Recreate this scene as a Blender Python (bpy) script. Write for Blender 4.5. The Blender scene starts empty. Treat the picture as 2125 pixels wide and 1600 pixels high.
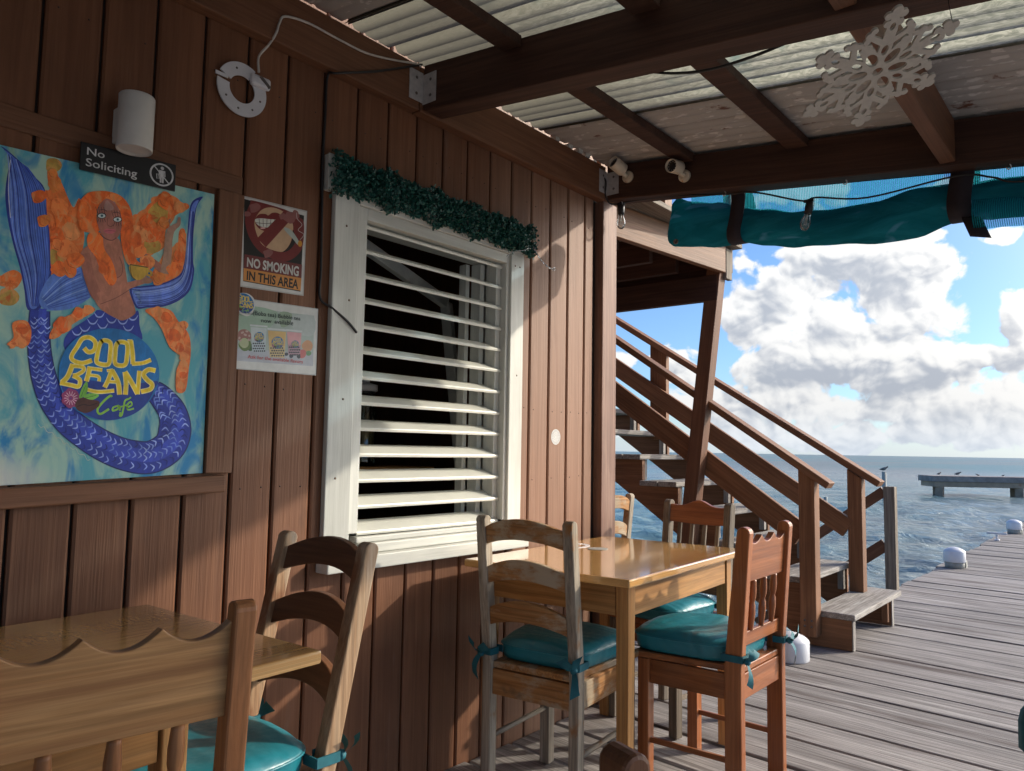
import bpy, bmesh, math, random
import numpy as np
from mathutils import Vector, Matrix

random.seed(7)
sc = bpy.context.scene
COL = sc.collection
R_ = math.radians

# ------------------------------------------------------------------ camera
# House frame: X runs along the wall away from the camera, the wall is y = 0,
# the deck lies at z = 0 and the open side is -y.
FPX, CX, CY = 1580.0, 1062.5, 800.0
PITCH, ROLL, ALPHA = R_(4.79), R_(0.97), R_(39.6)
CAM = Vector((0.0, -1.975, 1.15))
_f0 = Vector((math.cos(ALPHA), math.sin(ALPHA), 0)); _r0 = Vector((math.sin(ALPHA), -math.cos(ALPHA), 0)); _u0 = Vector((0, 0, 1))
FW = _f0 * math.cos(PITCH) + _u0 * math.sin(PITCH)
_u1 = -_f0 * math.sin(PITCH) + _u0 * math.cos(PITCH)
RT = _r0 * math.cos(ROLL) + _u1 * math.sin(ROLL)
UP = -_r0 * math.sin(ROLL) + _u1 * math.cos(ROLL)
cam_d = bpy.data.cameras.new('camera'); cam = bpy.data.objects.new('camera', cam_d); COL.objects.link(cam)
cam_d.sensor_fit = 'HORIZONTAL'; cam_d.sensor_width = 36.0; cam_d.lens = FPX / 2125 * 36.0
cam_d.clip_start = 0.05; cam_d.clip_end = 9000
M = Matrix((RT, UP, -FW)).transposed().to_4x4(); M.translation = CAM
cam.matrix_world = M
sc.camera = cam

def ray(u, v):
    return (FW * FPX + RT * (u - CX) - UP * (v - CY)).normalized()
def wall_pt(u, v, y=0.0):
    """the point of the wall face (plane y) that the photograph shows at u, v: (X, Z)"""
    d = ray(u, v); t = (y - CAM.y) / d.y; p = CAM + d * t
    return (p.x, p.z)

# ------------------------------------------------------------------ light
SUN = Vector((0.48, -0.336, 0.265)).normalized()
SUN_EL = math.asin(SUN.z); SUN_ROT = math.atan2(SUN.x, SUN.y)
sd = bpy.data.lights.new('sun', 'SUN'); so = bpy.data.objects.new('sun', sd); COL.objects.link(so)
sd.energy = 2.0; sd.angle = R_(1.0); sd.color = (1.0, 0.91, 0.76)
so.rotation_euler = SUN.to_track_quat('Z', 'Y').to_euler(); so.location = (6, -6, 6)

sc.view_settings.view_transform = 'Standard'; sc.view_settings.look = 'None'
sc.view_settings.exposure = 0.90; sc.view_settings.gamma = 1.0
sc.cycles.use_denoising = True
sc.cycles.max_bounces = 8; sc.cycles.transparent_max_bounces = 16
sc.cycles.sample_clamp_indirect = 6.0

# ------------------------------------------------------------------ node helpers
def link(nt, a, b): nt.links.new(a, b)
def N(nt, typ, **kw):
    n = nt.nodes.new(typ)
    for k, v in kw.items():
        if k == 'inp':
            for kk, vv in v.items():
                s = n.inputs[kk]
                if hasattr(vv, 'is_linked'): nt.links.new(vv, s)
                else: s.default_value = vv
        else: setattr(n, k, v)
    return n
def MATH(nt, op, a, b=None, c=None, clamp=False):
    n = nt.nodes.new('ShaderNodeMath'); n.operation = op; n.use_clamp = clamp
    for i, x in enumerate((a, b, c)):
        if x is None: continue
        if hasattr(x, 'is_linked'): nt.links.new(x, n.inputs[i])
        else: n.inputs[i].default_value = x
    return n.outputs[0]
def VM(nt, op, a, b=None, out=0):
    n = nt.nodes.new('ShaderNodeVectorMath'); n.operation = op
    for i, x in enumerate((a, b)):
        if x is None: continue
        if hasattr(x, 'is_linked'): nt.links.new(x, n.inputs[i])
        else: n.inputs[i].default_value = x
    return n.outputs[out]
def MIX(nt, fac, a, b, mode='MIX'):
    n = nt.nodes.new('ShaderNodeMix'); n.data_type = 'RGBA'; n.blend_type = mode
    for s, x in ((n.inputs[0], fac), (n.inputs[6], a), (n.inputs[7], b)):
        if hasattr(x, 'is_linked'): nt.links.new(x, s)
        else: s.default_value = x if isinstance(x, (int, float)) else (*x[:3], 1)
    return n.outputs[2]
def RAMP(nt, fac, lo, hi, a=0.0, b=1.0):
    n = nt.nodes.new('ShaderNodeMapRange'); n.interpolation_type = 'SMOOTHSTEP'
    nt.links.new(fac, n.inputs[0])
    for i, x in enumerate((lo, hi, a, b)): n.inputs[i + 1].default_value = x
    return n.outputs[0]
def NOISE(nt, vec, scale, detail=4, rough=0.55, dist=0.0, dims='3D'):
    n = nt.nodes.new('ShaderNodeTexNoise'); n.noise_dimensions = dims
    if vec is not None: nt.links.new(vec, n.inputs['Vector'])
    n.inputs['Scale'].default_value = scale; n.inputs['Detail'].default_value = detail
    n.inputs['Roughness'].default_value = rough; n.inputs['Distortion'].default_value = dist
    return n.outputs[0]
def MAT(name):
    m = bpy.data.materials.new(name); m.use_nodes = True
    nt = m.node_tree; b = nt.nodes['Principled BSDF']
    return m, nt, b
def BUMP(nt, h, strength, dist, bsdf):
    n = nt.nodes.new('ShaderNodeBump'); n.inputs['Strength'].default_value = strength; n.inputs['Distance'].default_value = dist
    nt.links.new(h, n.inputs['Height']); nt.links.new(n.outputs[0], bsdf.inputs['Normal'])

# ------------------------------------------------------------------ world: sky and cumulus
w = bpy.data.worlds.new('World'); sc.world = w; w.use_nodes = True
nt = w.node_tree; nt.nodes.clear()
sky = N(nt, 'ShaderNodeTexSky', sky_type='NISHITA', sun_disc=False, sun_elevation=SUN_EL, sun_rotation=SUN_ROT)
sky.air_density = 1.0; sky.dust_density = 0.6; sky.ozone_density = 2.0
tc = N(nt, 'ShaderNodeTexCoord')
sep = N(nt, 'ShaderNodeSeparateXYZ', inp={0: tc.outputs['Generated']})
el = MATH(nt, 'ARCSINE', sep.outputs[2]); az = MATH(nt, 'ARCTAN2', sep.outputs[1], sep.outputs[0])
vec = N(nt, 'ShaderNodeCombineXYZ', inp={0: az, 1: el}).outputs[0]
def azel(u, v):
    d = ray(u, v); return math.atan2(d.y, d.x), math.asin(d.z)
BLOBS = [  # direction of each cloud mass, its half sizes and weight
    (1870, 610, 165, 125, 1.25), (1760, 640, 150, 110, 1.1), (1690, 545, 130, 70, 1.0), (1800, 530, 120, 60, .9), (1640, 600, 90, 80, .8),
    (1640, 700, 110, 80, .9), (1700, 750, 170, 70, 1.05), (1880, 760, 240, 70, 1.1), (2080, 790, 90, 80, 1.0), (2110, 640, 50, 80, .95), (2130, 720, 60, 60, .9),
    (1660, 850, 160, 60, .95), (1880, 850, 260, 50, 1.0), (1560, 560, 50, 60, .6), (1570, 720, 40, 40, .5), (1545, 860, 60, 70, .8), (1570, 640, 75, 90, .95), (1600, 780, 100, 80, .95), (1540, 760, 45, 40, .7), (1700, 900, 300, 45, .95), (2000, 890, 200, 45, .95), (1790, 580, 200, 130, .9),
    (1410, 760, 65, 65, 1.0), (1450, 830, 90, 50, .9), (1280, 745, 40, 40, .8), (2075, 487, 60, 22, .85), (1930, 490, 40, 12, .5),
    (1780, 905, 600, 26, .8), (1650, 420, 130, 50, .8), (2000, 395, 120, 30, .6), (2330, 560, 140, 260, 1.1), (900, 740, 180, 140, 1.0), (2700, 600, 300, 260, 1.1)]
g = bpy.data.node_groups.new('cloud_density', 'ShaderNodeTree')
g.interface.new_socket('Vector', in_out='INPUT', socket_type='NodeSocketVector')
g.interface.new_socket('Value', in_out='OUTPUT', socket_type='NodeSocketFloat'); g.interface.new_socket('Soft', in_out='OUTPUT', socket_type='NodeSocketFloat')
gi = g.nodes.new('NodeGroupInput'); go = g.nodes.new('NodeGroupOutput')
warp = N(g, 'ShaderNodeTexNoise', noise_dimensions='2D', inp={'Vector': gi.outputs[0], 'Scale': 14.0, 'Detail': 2.0})
wv = VM(g, 'SCALE', VM(g, 'SUBTRACT', warp.outputs['Color'], (.5, .5, .5))); wv.node.inputs[3].default_value = 0.03
v2 = VM(g, 'ADD', gi.outputs[0], wv)
acc = None
for (u, v, ru, rv, a) in BLOBS:
    a0, e0 = azel(u, v); a1, _ = azel(u + ru, v); _, e1 = azel(u, v - rv)
    d = VM(g, 'LENGTH', VM(g, 'MULTIPLY', VM(g, 'SUBTRACT', v2, (a0, e0, 0)), (1 / abs(a1 - a0), 1 / abs(e1 - e0), 0)), out=1)
    m = MATH(g, 'MULTIPLY', MATH(g, 'SUBTRACT', 1.0, MATH(g, 'MULTIPLY', d, d)), a)
    acc = m if acc is None else MATH(g, 'SMOOTH_MAX', acc, m, 0.35)
acc = MATH(g, 'MINIMUM', MATH(g, 'MAXIMUM', acc, -0.9), 1.0)
st = VM(g, 'MULTIPLY', v2, (1.0, 1.2, 1.0))
f1 = NOISE(g, st, 12.0, 9, 0.565, dims='2D')
pf = None
for sc__, am in ((17.0, .30), (38.0, .20), (85.0, .10)):
    vo = N(g, 'ShaderNodeTexVoronoi', voronoi_dimensions='2D', inp={'Vector': VM(g, 'ADD', st, VM(g, 'SCALE', VM(g, 'SUBTRACT', N(g, 'ShaderNodeTexNoise', noise_dimensions='2D', inp={'Vector': st, 'Scale': sc__ * 1.6, 'Detail': 2.0}).outputs['Color'], (.5, .5, .5)))), 'Scale': sc__})
    vo.inputs['Vector'].links[0].from_node.inputs[1].links[0].from_node.inputs[3].default_value = .55 / sc__
    dd = vo.outputs['Distance']; q = MATH(g, 'MULTIPLY', MATH(g, 'SUBTRACT', .42, MATH(g, 'MULTIPLY', dd, dd)), am)
    pf = q if pf is None else MATH(g, 'ADD', pf, q)
den = MATH(g, 'ADD', MATH(g, 'ADD', MATH(g, 'MULTIPLY', acc, .42), MATH(g, 'MULTIPLY', MATH(g, 'SUBTRACT', f1, .5), 1.15)), MATH(g, 'SUBTRACT', pf, .165))
g.links.new(den, go.inputs[0])
f2 = NOISE(g, st, 11.0, 3, 0.5, dims='2D')
soft = MATH(g, 'ADD', MATH(g, 'ADD', MATH(g, 'MULTIPLY', acc, .30), MATH(g, 'MULTIPLY', f2, .8)), pf)
g.links.new(soft, go.inputs[1])
def dens(off):
    n = nt.nodes.new('ShaderNodeGroup'); n.node_tree = g
    nt.links.new(vec if off is None else VM(nt, 'ADD', vec, off), n.inputs[0]); return n.outputs
D0 = dens(None); D1 = dens((-0.014, 0.018, 0)); D2 = dens((-0.004, 0.005, 0))
d0 = D0[0]
alpha = RAMP(nt, d0, 0.0, 0.15)
lit = MATH(nt, 'ADD', MATH(nt, 'MULTIPLY', MATH(nt, 'SUBTRACT', D0[1], D1[1]), 1.1), MATH(nt, 'MULTIPLY', MATH(nt, 'SUBTRACT', D0[1], D2[1]), 1.5))
lit = MATH(nt, 'ADD', lit, RAMP(nt, d0, .05, .50, .28, -.04))
lit = RAMP(nt, lit, -0.34, 0.40)
lowdark = RAMP(nt, el, 0.03, 0.20, 0.86, 1.0)
ccol = MIX(nt, lit, (2.8, 3.05, 3.5), (5.7, 5.7, 5.65))
ccol = MIX(nt, 1.0, ccol, N(nt, 'ShaderNodeCombineXYZ', inp={0: lowdark, 1: lowdark, 2: lowdark}).outputs[0], 'MULTIPLY')
skyc = MIX(nt, 1.0, sky.outputs[0], (0.56, 0.73, 0.98), 'MULTIPLY')
full = MIX(nt, alpha, skyc, ccol)
hz = RAMP(nt, el, -0.01, 0.070, 0.62, 0.0)
full = MIX(nt, hz, full, (4.1, 4.6, 5.2))
cosun = VM(nt, 'DOT_PRODUCT', VM(nt, 'NORMALIZE', tc.outputs['Generated']), tuple(SUN), out=1)
glow = MATH(nt, 'POWER', MATH(nt, 'MAXIMUM', cosun, 0.0), 16.0)
full = MIX(nt, 1.0, full, MIX(nt, glow, (0, 0, 0), (62.0, 54.0, 43.0)), 'ADD')
bg = N(nt, 'ShaderNodeBackground', inp={0: full, 1: 0.10})
wo = N(nt, 'ShaderNodeOutputWorld', inp={0: bg.outputs[0]})

# ------------------------------------------------------------------ mesh builder
WORLD = {}          # things whose parts are written in house coordinates: name -> base
class MB:
    def __init__(s): s.v = []; s.f = []; s.g = []; s.r = []; s.c = []; s.sm = []
    def add(s, vs, fs, gc=None, rnd=None, smooth=False, col=None):
        o = len(s.v); s.v += [tuple(p) for p in vs]
        rnd = random.random() if rnd is None else rnd
        off = (rnd * 37.1, rnd * 91.7, rnd * 17.3)
        if gc is None: gc = [(p[2], p[0], p[1]) for p in vs]
        s.g += [(q[0] + off[0], q[1] + off[1], q[2] + off[2]) for q in gc]
        s.r += [rnd] * len(vs)
        for f in fs: s.f.append([i + o for i in f]); s.sm.append(smooth); s.c.append(col or (1, 1, 1))
        return s
    def box(s, x0, x1, y0, y1, z0, z1, ax=0, rnd=None, col=None):
        v = [(x, y, z) for x in (x0, x1) for y in (y0, y1) for z in (z0, z1)]
        f = [(0, 1, 3, 2), (4, 6, 7, 5), (0, 4, 5, 1), (2, 3, 7, 6), (0, 2, 6, 4), (1, 5, 7, 3)]
        o = [ax] + [i for i in range(3) if i != ax]
        return s.add(v, f, [(p[o[0]], p[o[1]], p[o[2]]) for p in v], rnd, col=col)
    def beam(s, p0, p1, w, h, up=(0, 0, 1), rnd=None, taper=1.0, col=None):
        p0 = Vector(p0); p1 = Vector(p1); d = (p1 - p0); L = d.length; d.normalize()
        sx = d.cross(Vector(up)).normalized(); u = sx.cross(d).normalized()
        v = []; gc = []
        for t, p, k in ((0, p0, 1), (L, p1, taper)):
            for a, b in ((-1, -1), (1, -1), (1, 1), (-1, 1)):
                v.append(p + sx * a * w / 2 * k + u * b * h / 2 * k); gc.append((t, a * w / 2, b * h / 2))
        f = [(0, 1, 2, 3), (7, 6, 5, 4), (0, 4, 5, 1), (1, 5, 6, 2), (2, 6, 7, 3), (3, 7, 4, 0)]
        return s.add(v, f, gc, rnd, col=col)
    def prism(s, pts, o, ux, uy, depth, grain='v', rnd=None, col=None, smooth=False):
        o = Vector(o); ux = Vector(ux); uy = Vector(uy); n = ux.cross(uy).normalized() * depth
        k = len(pts); v = []; gc = []
        for t in (0, 1):
            for a, b in pts:
                v.append(o + ux * a + uy * b + n * t)
                gc.append((b, a, t * depth) if grain == 'v' else (a, b, t * depth))
        f = [list(range(k))[::-1], list(range(k, 2 * k))]
        s.add(v, f, gc, rnd, col=col)
        r = s.r[-1]
        s.f += [[len(s.v) - 2 * k + i, len(s.v) - 2 * k + (i + 1) % k, len(s.v) - k + (i + 1) % k, len(s.v) - k + i] for i in range(k)]
        s.sm += [smooth] * k; s.c += [col or (1, 1, 1)] * k
        return s
    def tube(s, pts, r, n=8, caps=True, rnd=None, col=None):
        pts = [Vector(p) for p in pts]; v = []; gc = []; prev = None; t = 0
        for i, p in enumerate(pts):
            d = (pts[min(i + 1, len(pts) - 1)] - pts[max(i - 1, 0)]).normalized()
            a = prev if prev is not None else (Vector((0, 0, 1)) if abs(d.z) < .9 else Vector((1, 0, 0)))
            a = (a - d * a.dot(d)).normalized(); prev = a; b = d.cross(a)
            if i: t += (p - pts[i - 1]).length
            rr = r[i] if isinstance(r, (list, tuple)) else r
            for k in range(n):
                q = 2 * math.pi * k / n
                v.append(p + a * math.cos(q) * rr + b * math.sin(q) * rr); gc.append((t, math.cos(q) * rr, math.sin(q) * rr))
        f = [(i * n + k, i * n + (k + 1) % n, (i + 1) * n + (k + 1) % n, (i + 1) * n + k) for i in range(len(pts) - 1) for k in range(n)]
        if caps: f += [list(range(n))[::-1], [(len(pts) - 1) * n + k for k in range(n)]]
        return s.add(v, f, gc, rnd, True, col)
    def lathe(s, prof, c, axis=(0, 0, 1), n=20, rnd=None, col=None, smooth=True, phase=0):
        c = Vector(c); d = Vector(axis).normalized(); a = Vector((1, 0, 0)) if abs(d.x) < .9 else Vector((0, 1, 0))
        a = (a - d * a.dot(d)).normalized(); b = d.cross(a); v = []; gc = []
        for r, h in prof:
            for k in range(n):
                q = 2 * math.pi * k / n + phase
                v.append(c + d * h + a * math.cos(q) * r + b * math.sin(q) * r); gc.append((h, math.cos(q) * r, math.sin(q) * r))
        m = len(prof)
        f = [(i * n + k, i * n + (k + 1) % n, (i + 1) * n + (k + 1) % n, (i + 1) * n + k) for i in range(m - 1) for k in range(n)]
        if prof[0][0] > 1e-5: f.append(list(range(n))[::-1])
        if prof[-1][0] > 1e-5: f.append([(m - 1) * n + k for k in range(n)])
        return s.add(v, f, gc, rnd, smooth, col)
    def loft(s, rings, caps=True, smooth=True, rnd=None, col=None, gc=None):
        n = len(rings[0]); v = [p for r in rings for p in r]
        f = [(i * n + k, i * n + (k + 1) % n, (i + 1) * n + (k + 1) % n, (i + 1) * n + k) for i in range(len(rings) - 1) for k in range(n)]
        if caps: f += [list(range(n))[::-1], [(len(rings) - 1) * n + k for k in range(n)]]
        return s.add(v, f, gc, rnd, smooth, col)
    def build(s, name, mat, parent=None, bevel=0.0, origin=None, solid=0.0, split=None):
        me = bpy.data.meshes.new(name)
        off = origin
        if parent is not None and parent.name in WORLD: off = WORLD[parent.name]
        off = off or (0, 0, 0)
        me.from_pydata([(a[0] - off[0], a[1] - off[1], a[2] - off[2]) for a in s.v], [], s.f)
        at = me.attributes.new('gc', 'FLOAT_VECTOR', 'POINT'); at.data.foreach_set('vector', np.array(s.g, dtype=np.float32).ravel())
        at = me.attributes.new('rnd', 'FLOAT', 'POINT'); at.data.foreach_set('value', np.array(s.r, dtype=np.float32))
        if any(c != (1, 1, 1) for c in s.c):
            ca = me.attributes.new('Col', 'FLOAT_COLOR', 'CORNER'); data = []
            for p, c in zip(me.polygons, s.c): data += [(*c, 1.0)] * p.loop_total
            ca.data.foreach_set('color', np.array(data, dtype=np.float32).ravel())
        me.polygons.foreach_set('use_smooth', s.sm)
        bm = bmesh.new(); bm.from_mesh(me); bmesh.ops.recalc_face_normals(bm, faces=bm.faces) if len(bm.faces) < 60000 else None
        bm.to_mesh(me); bm.free()
        me.materials.append(mat); me.update()
        o = bpy.data.objects.new(name, me); COL.objects.link(o)
        if parent is not None:
            o.parent = parent
            if parent.name in WORLD: WORLD[o.name] = WORLD[parent.name]
        elif origin: o.location = origin
        if bevel:
            b = o.modifiers.new('bevel', 'BEVEL'); b.width = bevel; b.segments = 2; b.limit_method = 'ANGLE'; b.angle_limit = R_(35)
        if solid:
            b = o.modifiers.new('solid', 'SOLIDIFY'); b.thickness = solid; b.offset = 0
        return o
def tag(o, label=None, cat=None, group=None, kind=None):
    if label: o['label'] = label
    if cat: o['category'] = cat
    if group: o['group'] = group
    if kind: o['kind'] = kind
    return o
def thing(name, label, cat, loc=(0, 0, 0), rotz=0.0, group=None, world=False):
    o = bpy.data.objects.new(name, None); COL.objects.link(o); o.empty_display_size = .1
    o.location = loc; o.rotation_euler = (0, 0, rotz)
    if world: WORLD[o.name] = tuple(loc)
    return tag(o, label, cat, group)
def copy_tree(o, parent=None):
    c = o.copy(); COL.objects.link(c)
    if parent is not None: c.parent = parent
    for ch in list(o.children): copy_tree(ch, c)
    return c
def smoothline(pts, n=6, closed=False):
    P = [Vector((*p, 0)) if len(p) == 2 else Vector(p) for p in pts]; out = []; k = len(P)
    rng = range(k if closed else k - 1)
    for i in rng:
        p0 = P[(i - 1) % k] if closed or i > 0 else P[0]; p1 = P[i]; p2 = P[(i + 1) % k]; p3 = P[(i + 2) % k] if closed or i + 2 < k else P[-1]
        for j in range(n):
            t = j / n
            out.append(0.5 * ((2 * p1) + (p2 - p0) * t + (2 * p0 - 5 * p1 + 4 * p2 - p3) * t * t + (3 * p1 - p0 - 3 * p2 + p3) * t ** 3))
    if not closed: out.append(P[-1])
    return [tuple(p) for p in out] if len(pts[0]) == 3 else [(p.x, p.y) for p in out]

# ------------------------------------------------------------------ materials
def wood(name, c1, c2, rough=.7, bump=.25, grain=(1.2, 20, 20), fibre=(5, 170, 170), var=.25, fcon=.25, wear=None, coat=0.0, dark=None, spec=.35, bdist=.004, pale_end=None):
    m, nt, b = MAT(name)
    at = N(nt, 'ShaderNodeAttribute', attribute_name='gc').outputs['Vector']
    rn = N(nt, 'ShaderNodeAttribute', attribute_name='rnd').outputs['Fac']
    n1 = NOISE(nt, VM(nt, 'MULTIPLY', at, grain), 1.0, 5, .6, 1.2)
    n2 = NOISE(nt, VM(nt, 'MULTIPLY', at, fibre), 1.0, 3, .6)
    col = MIX(nt, RAMP(nt, n1, .30, .70), c1, c2)
    fv = RAMP(nt, n2, .25, .75, 1 - fcon, 1 + fcon * .5)
    vv = MATH(nt, 'MULTIPLY', fv, MATH(nt, 'ADD', MATH(nt, 'MULTIPLY', rn, var), 1 - var / 2))
    col = MIX(nt, 1.0, col, N(nt, 'ShaderNodeCombineXYZ', inp={0: vv, 1: vv, 2: vv}).outputs[0], 'MULTIPLY')
    pn = NOISE(nt, VM(nt, 'MULTIPLY', at, (1.3, 4, 4)), 1.0, 4, .6); pv = RAMP(nt, pn, .3, .7, .84, 1.14)
    col = MIX(nt, 1.0, col, N(nt, 'ShaderNodeCombineXYZ', inp={0: pv, 1: pv, 2: pv}).outputs[0], 'MULTIPLY')
    if wear:
        wc, lo, hi, s = wear
        wn = NOISE(nt, VM(nt, 'MULTIPLY', at, s), 1.0, 6, .65)
        col = MIX(nt, RAMP(nt, wn, lo, hi), col, wc)
    if dark:
        dc, lo, hi, s = dark
        dn = NOISE(nt, VM(nt, 'ADD', VM(nt, 'MULTIPLY', at, s), (31, 7, 3)), 1.0, 5, .6)
        col = MIX(nt, RAMP(nt, dn, lo, hi), col, dc)
    if pale_end:      # planks turn paler towards the open end
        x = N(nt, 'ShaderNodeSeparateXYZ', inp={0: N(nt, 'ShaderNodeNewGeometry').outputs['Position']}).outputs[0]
        fb = MATH(nt, 'MULTIPLY', RAMP(nt, MATH(nt, 'ADD', x, MATH(nt, 'MULTIPLY', rn, .25)), pale_end[0], pale_end[1]), MATH(nt, 'MULTIPLY', RAMP(nt, n1, .2, .8, .55, 1.0), pale_end[3]))
        col = MIX(nt, fb, col, pale_end[2])
    link(nt, col, b.inputs['Base Color'])
    b.inputs['Roughness'].default_value = rough; b.inputs['Specular IOR Level'].default_value = spec
    if coat: b.inputs['Coat Weight'].default_value = coat; b.inputs['Coat Roughness'].default_value = .07
    BUMP(nt, MATH(nt, 'ADD', n1, MATH(nt, 'MULTIPLY', n2, .8)), bump, bdist, b)
    return m
def plain(name, c, rough=.5, metal=0.0, c2=None, scale=30, bump=0.0, spec=.5, dirt=None):
    m, nt, b = MAT(name)
    tcn = N(nt, 'ShaderNodeTexCoord').outputs['Object']
    n = NOISE(nt, tcn, scale, 5, .6)
    col = MIX(nt, RAMP(nt, n, .3, .7), c, c2 or tuple(x * .8 for x in c))
    if dirt:
        dcol, lo, hi, s = dirt
        col = MIX(nt, RAMP(nt, NOISE(nt, tcn, s, 5, .65), lo, hi), col, dcol)
    link(nt, col, b.inputs['Base Color']); b.inputs['Roughness'].default_value = rough
    b.inputs['Metallic'].default_value = metal; b.inputs['Specular IOR Level'].default_value = spec
    if bump: BUMP(nt, n, bump, .003, b)
    return m
BROWN1, BROWN2 = (.150, .060, .028), (.198, .084, .041)
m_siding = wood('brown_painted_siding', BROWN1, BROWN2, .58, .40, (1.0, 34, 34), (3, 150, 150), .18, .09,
                wear=((.215, .120, .085), .60, .80, (1.5, 9, 9)), dark=((.085, .036, .019), .62, .82, (2.2, 5, 5)), pale_end=(2.25, 2.75, (.320, .185, .120), .70))
m_trimbrown = wood('brown_painted_timber', (.145, .060, .029), (.195, .088, .045), .6, .4, (1.0, 28, 28), (3, 140, 140), .2, .2,
                   wear=((.33, .19, .13), .66, .86, (1.5, 10, 10)), dark=((.09, .043, .03), .62, .82, (1.5, 6, 6)))
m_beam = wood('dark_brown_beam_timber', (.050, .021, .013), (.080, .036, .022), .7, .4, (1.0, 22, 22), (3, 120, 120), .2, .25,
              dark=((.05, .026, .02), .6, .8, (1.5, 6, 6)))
m_stair = wood('brown_stair_timber', (.180, .078, .034), (.26, .122, .058), .6, .4, (1.0, 24, 24), (3, 130, 130), .25, .25,
               wear=((.30, .18, .12), .64, .86, (1.2, 12, 12)), dark=((.08, .038, .026), .6, .82, (1.2, 5, 5)))
m_deck = wood('weathered_grey_deck_board', (.185, .168, .160), (.335, .308, .295), .75, .8, (.9, 26, 26), (3, 130, 130), .34, .45,
              wear=((.44, .415, .395), .52, .76, (1.0, 18, 18)), dark=((.085, .062, .054), .53, .72, (.8, 9, 9)))
m_tread = wood('weathered_grey_tread', (.25, .225, .20), (.40, .37, .335), .8, .8, (1.2, 30, 30), (4, 150, 150), .2, .45,
               wear=((.50, .48, .44), .58, .8, (1.5, 14, 14)), dark=((.12, .095, .08), .56, .8, (2, 12, 12)))
m_post = wood('weathered_grey_post', (.17, .135, .10), (.27, .225, .175), .8, .6, (1.0, 24, 24), (3, 150, 150), .2, .4)
m_table = wood('varnished_table_wood', (.58, .290, .090), (.74, .45, .175), .16, .05, (1.1, 16, 16), (3, 110, 110), .36, .16, coat=1.0,
               dark=((.46, .19, .04), .60, .8, (.9, 11, 11)), bdist=.001)
m_tableleg = wood('table_leg_wood', (.37, .17, .050), (.50, .265, .095), .5, .2, (1.0, 20, 20), (3, 110, 110), .2, .3, wear=((.50, .36, .2), .62, .85, (1, 12, 12)))
m_grey_chair = wood('worn_grey_chair_wood', (.34, .275, .20), (.45, .385, .30), .8, .6, (1.2, 26, 26), (4, 150, 150), .2, .4,
                    wear=((.50, .44, .36), .54, .75, (1.5, 12, 12)), dark=((.30, .135, .045), .56, .66, (4, 7, 7)))
m_slat_chair = wood('half_stripped_slat_wood', (.34, .145, .042), (.42, .22, .085), .7, .5, (1.2, 26, 26), (4, 150, 150), .2, .4,
                    wear=((.40, .31, .21), .48, .62, (5, 9, 9)), dark=((.10, .07, .045), .62, .8, (5, 8, 8)))
m_orange_chair = wood('orange_stained_chair_wood', (.25, .074, .021), (.37, .128, .044), .38, .15, (1.2, 18, 18), (3, 110, 110), .25, .25, coat=.3)
m_ladder_brown = wood('brown_ladder_chair_wood', (.25, .095, .034), (.34, .15, .06), .5, .2, (1.2, 20, 20), (3, 110, 110), .2, .25)
m_worn_brown = wood('pale_worn_chair_post_wood', (.38, .22, .115), (.50, .34, .21), .7, .4, (1.2, 26, 26), (4, 150, 150), .15, .3, wear=((.55, .45, .35), .5, .75, (1.5, 12, 12)), dark=((.22, .085, .035), .54, .68, (3, 7, 7)))
m_ladder_dark = wood('dark_brown_slat_wood', (.13, .050, .022), (.19, .080, .036), .5, .2, (1.2, 20, 20), (3, 110, 110), .2, .25)
m_walnut = wood('striped_brown_chair_wood', (.32, .155, .058), (.46, .25, .105), .45, .25, (1.0, 26, 26), (3, 120, 120), .15, .28, dark=((.25, .115, .045), .52, .66, (.8, 22, 22)))
m_white = wood('white_painted_wood', (.58, .58, .53), (.66, .66, .61), .5, .2, (1.5, 20, 20), (4, 120, 120), .06, .06, dark=((.40, .38, .33), .70, .86, (3, 8, 8)))
m_slat = plain('white_enamel_slat', (.68, .68, .61), .35, 0, (.62, .62, .56), 12)
m_alu = plain('dull_aluminium', (.55, .56, .54), .4, .3, (.45, .46, .45), 20)
m_galv = plain('galvanised_steel', (.52, .50, .50), .6, .2, (.40, .39, .40), 40)
m_screw = plain('dark_screw_metal', (.16, .14, .13), .5, .5)
m_black = plain('black_plastic', (.018, .017, .018), .5)
m_cable_w = plain('white_cable_sheath', (.62, .58, .52), .5)
m_plasticw = plain('white_plastic', (.68, .67, .69), .4, 0, (.60, .59, .61), 8)
m_lampw = plain('white_lamp_enamel', (.66, .63, .58), .5, 0, (.58, .55, .50), 10)
m_camw = plain('yellowed_camera_plastic', (.66, .60, .49), .4, 0, (.60, .52, .40), 12, dirt=((.42, .17, .03), .64, .72, 22))
m_cap = plain('white_fibreglass_cap', (.74, .75, .78), .3, 0, (.68, .69, .72), 6, dirt=((.45, .42, .36), .74, .84, 9))
m_pile = plain('pale_weathered_pile', (.42, .42, .38), .8, 0, (.28, .28, .25), 18, bump=.4)
m_dark = plain('dark_room_paint', (.24, .20, .165), .9)
m_groove = plain('dark_groove', (.02, .012, .009), .9)
m_sign = plain('matt_black_sign', (.012, .012, .013), .45)
m_concrete = plain('weathered_pier_concrete', (.42, .31, .22), .85, 0, (.27, .20, .145), 1.6, dirt=((.34, .15, .08), .60, .72, 2.0))
m_pierwood = plain('dark_pier_wood', (.20, .17, .16), .85, 0, (.32, .28, .26), 3.0)
m_bird = plain('grey_feathers', (.10, .095, .09), .8, 0, (.20, .19, .18), 20)
m_strap = plain('dark_strap_webbing', (.022, .014, .02), .8)
m_snow = plain('off_white_foam_board', (.50, .46, .40), .8, 0, (.44, .40, .35), 60)
m_silver = plain('silver_tinsel', (.75, .78, .80), .2, .8)
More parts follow.
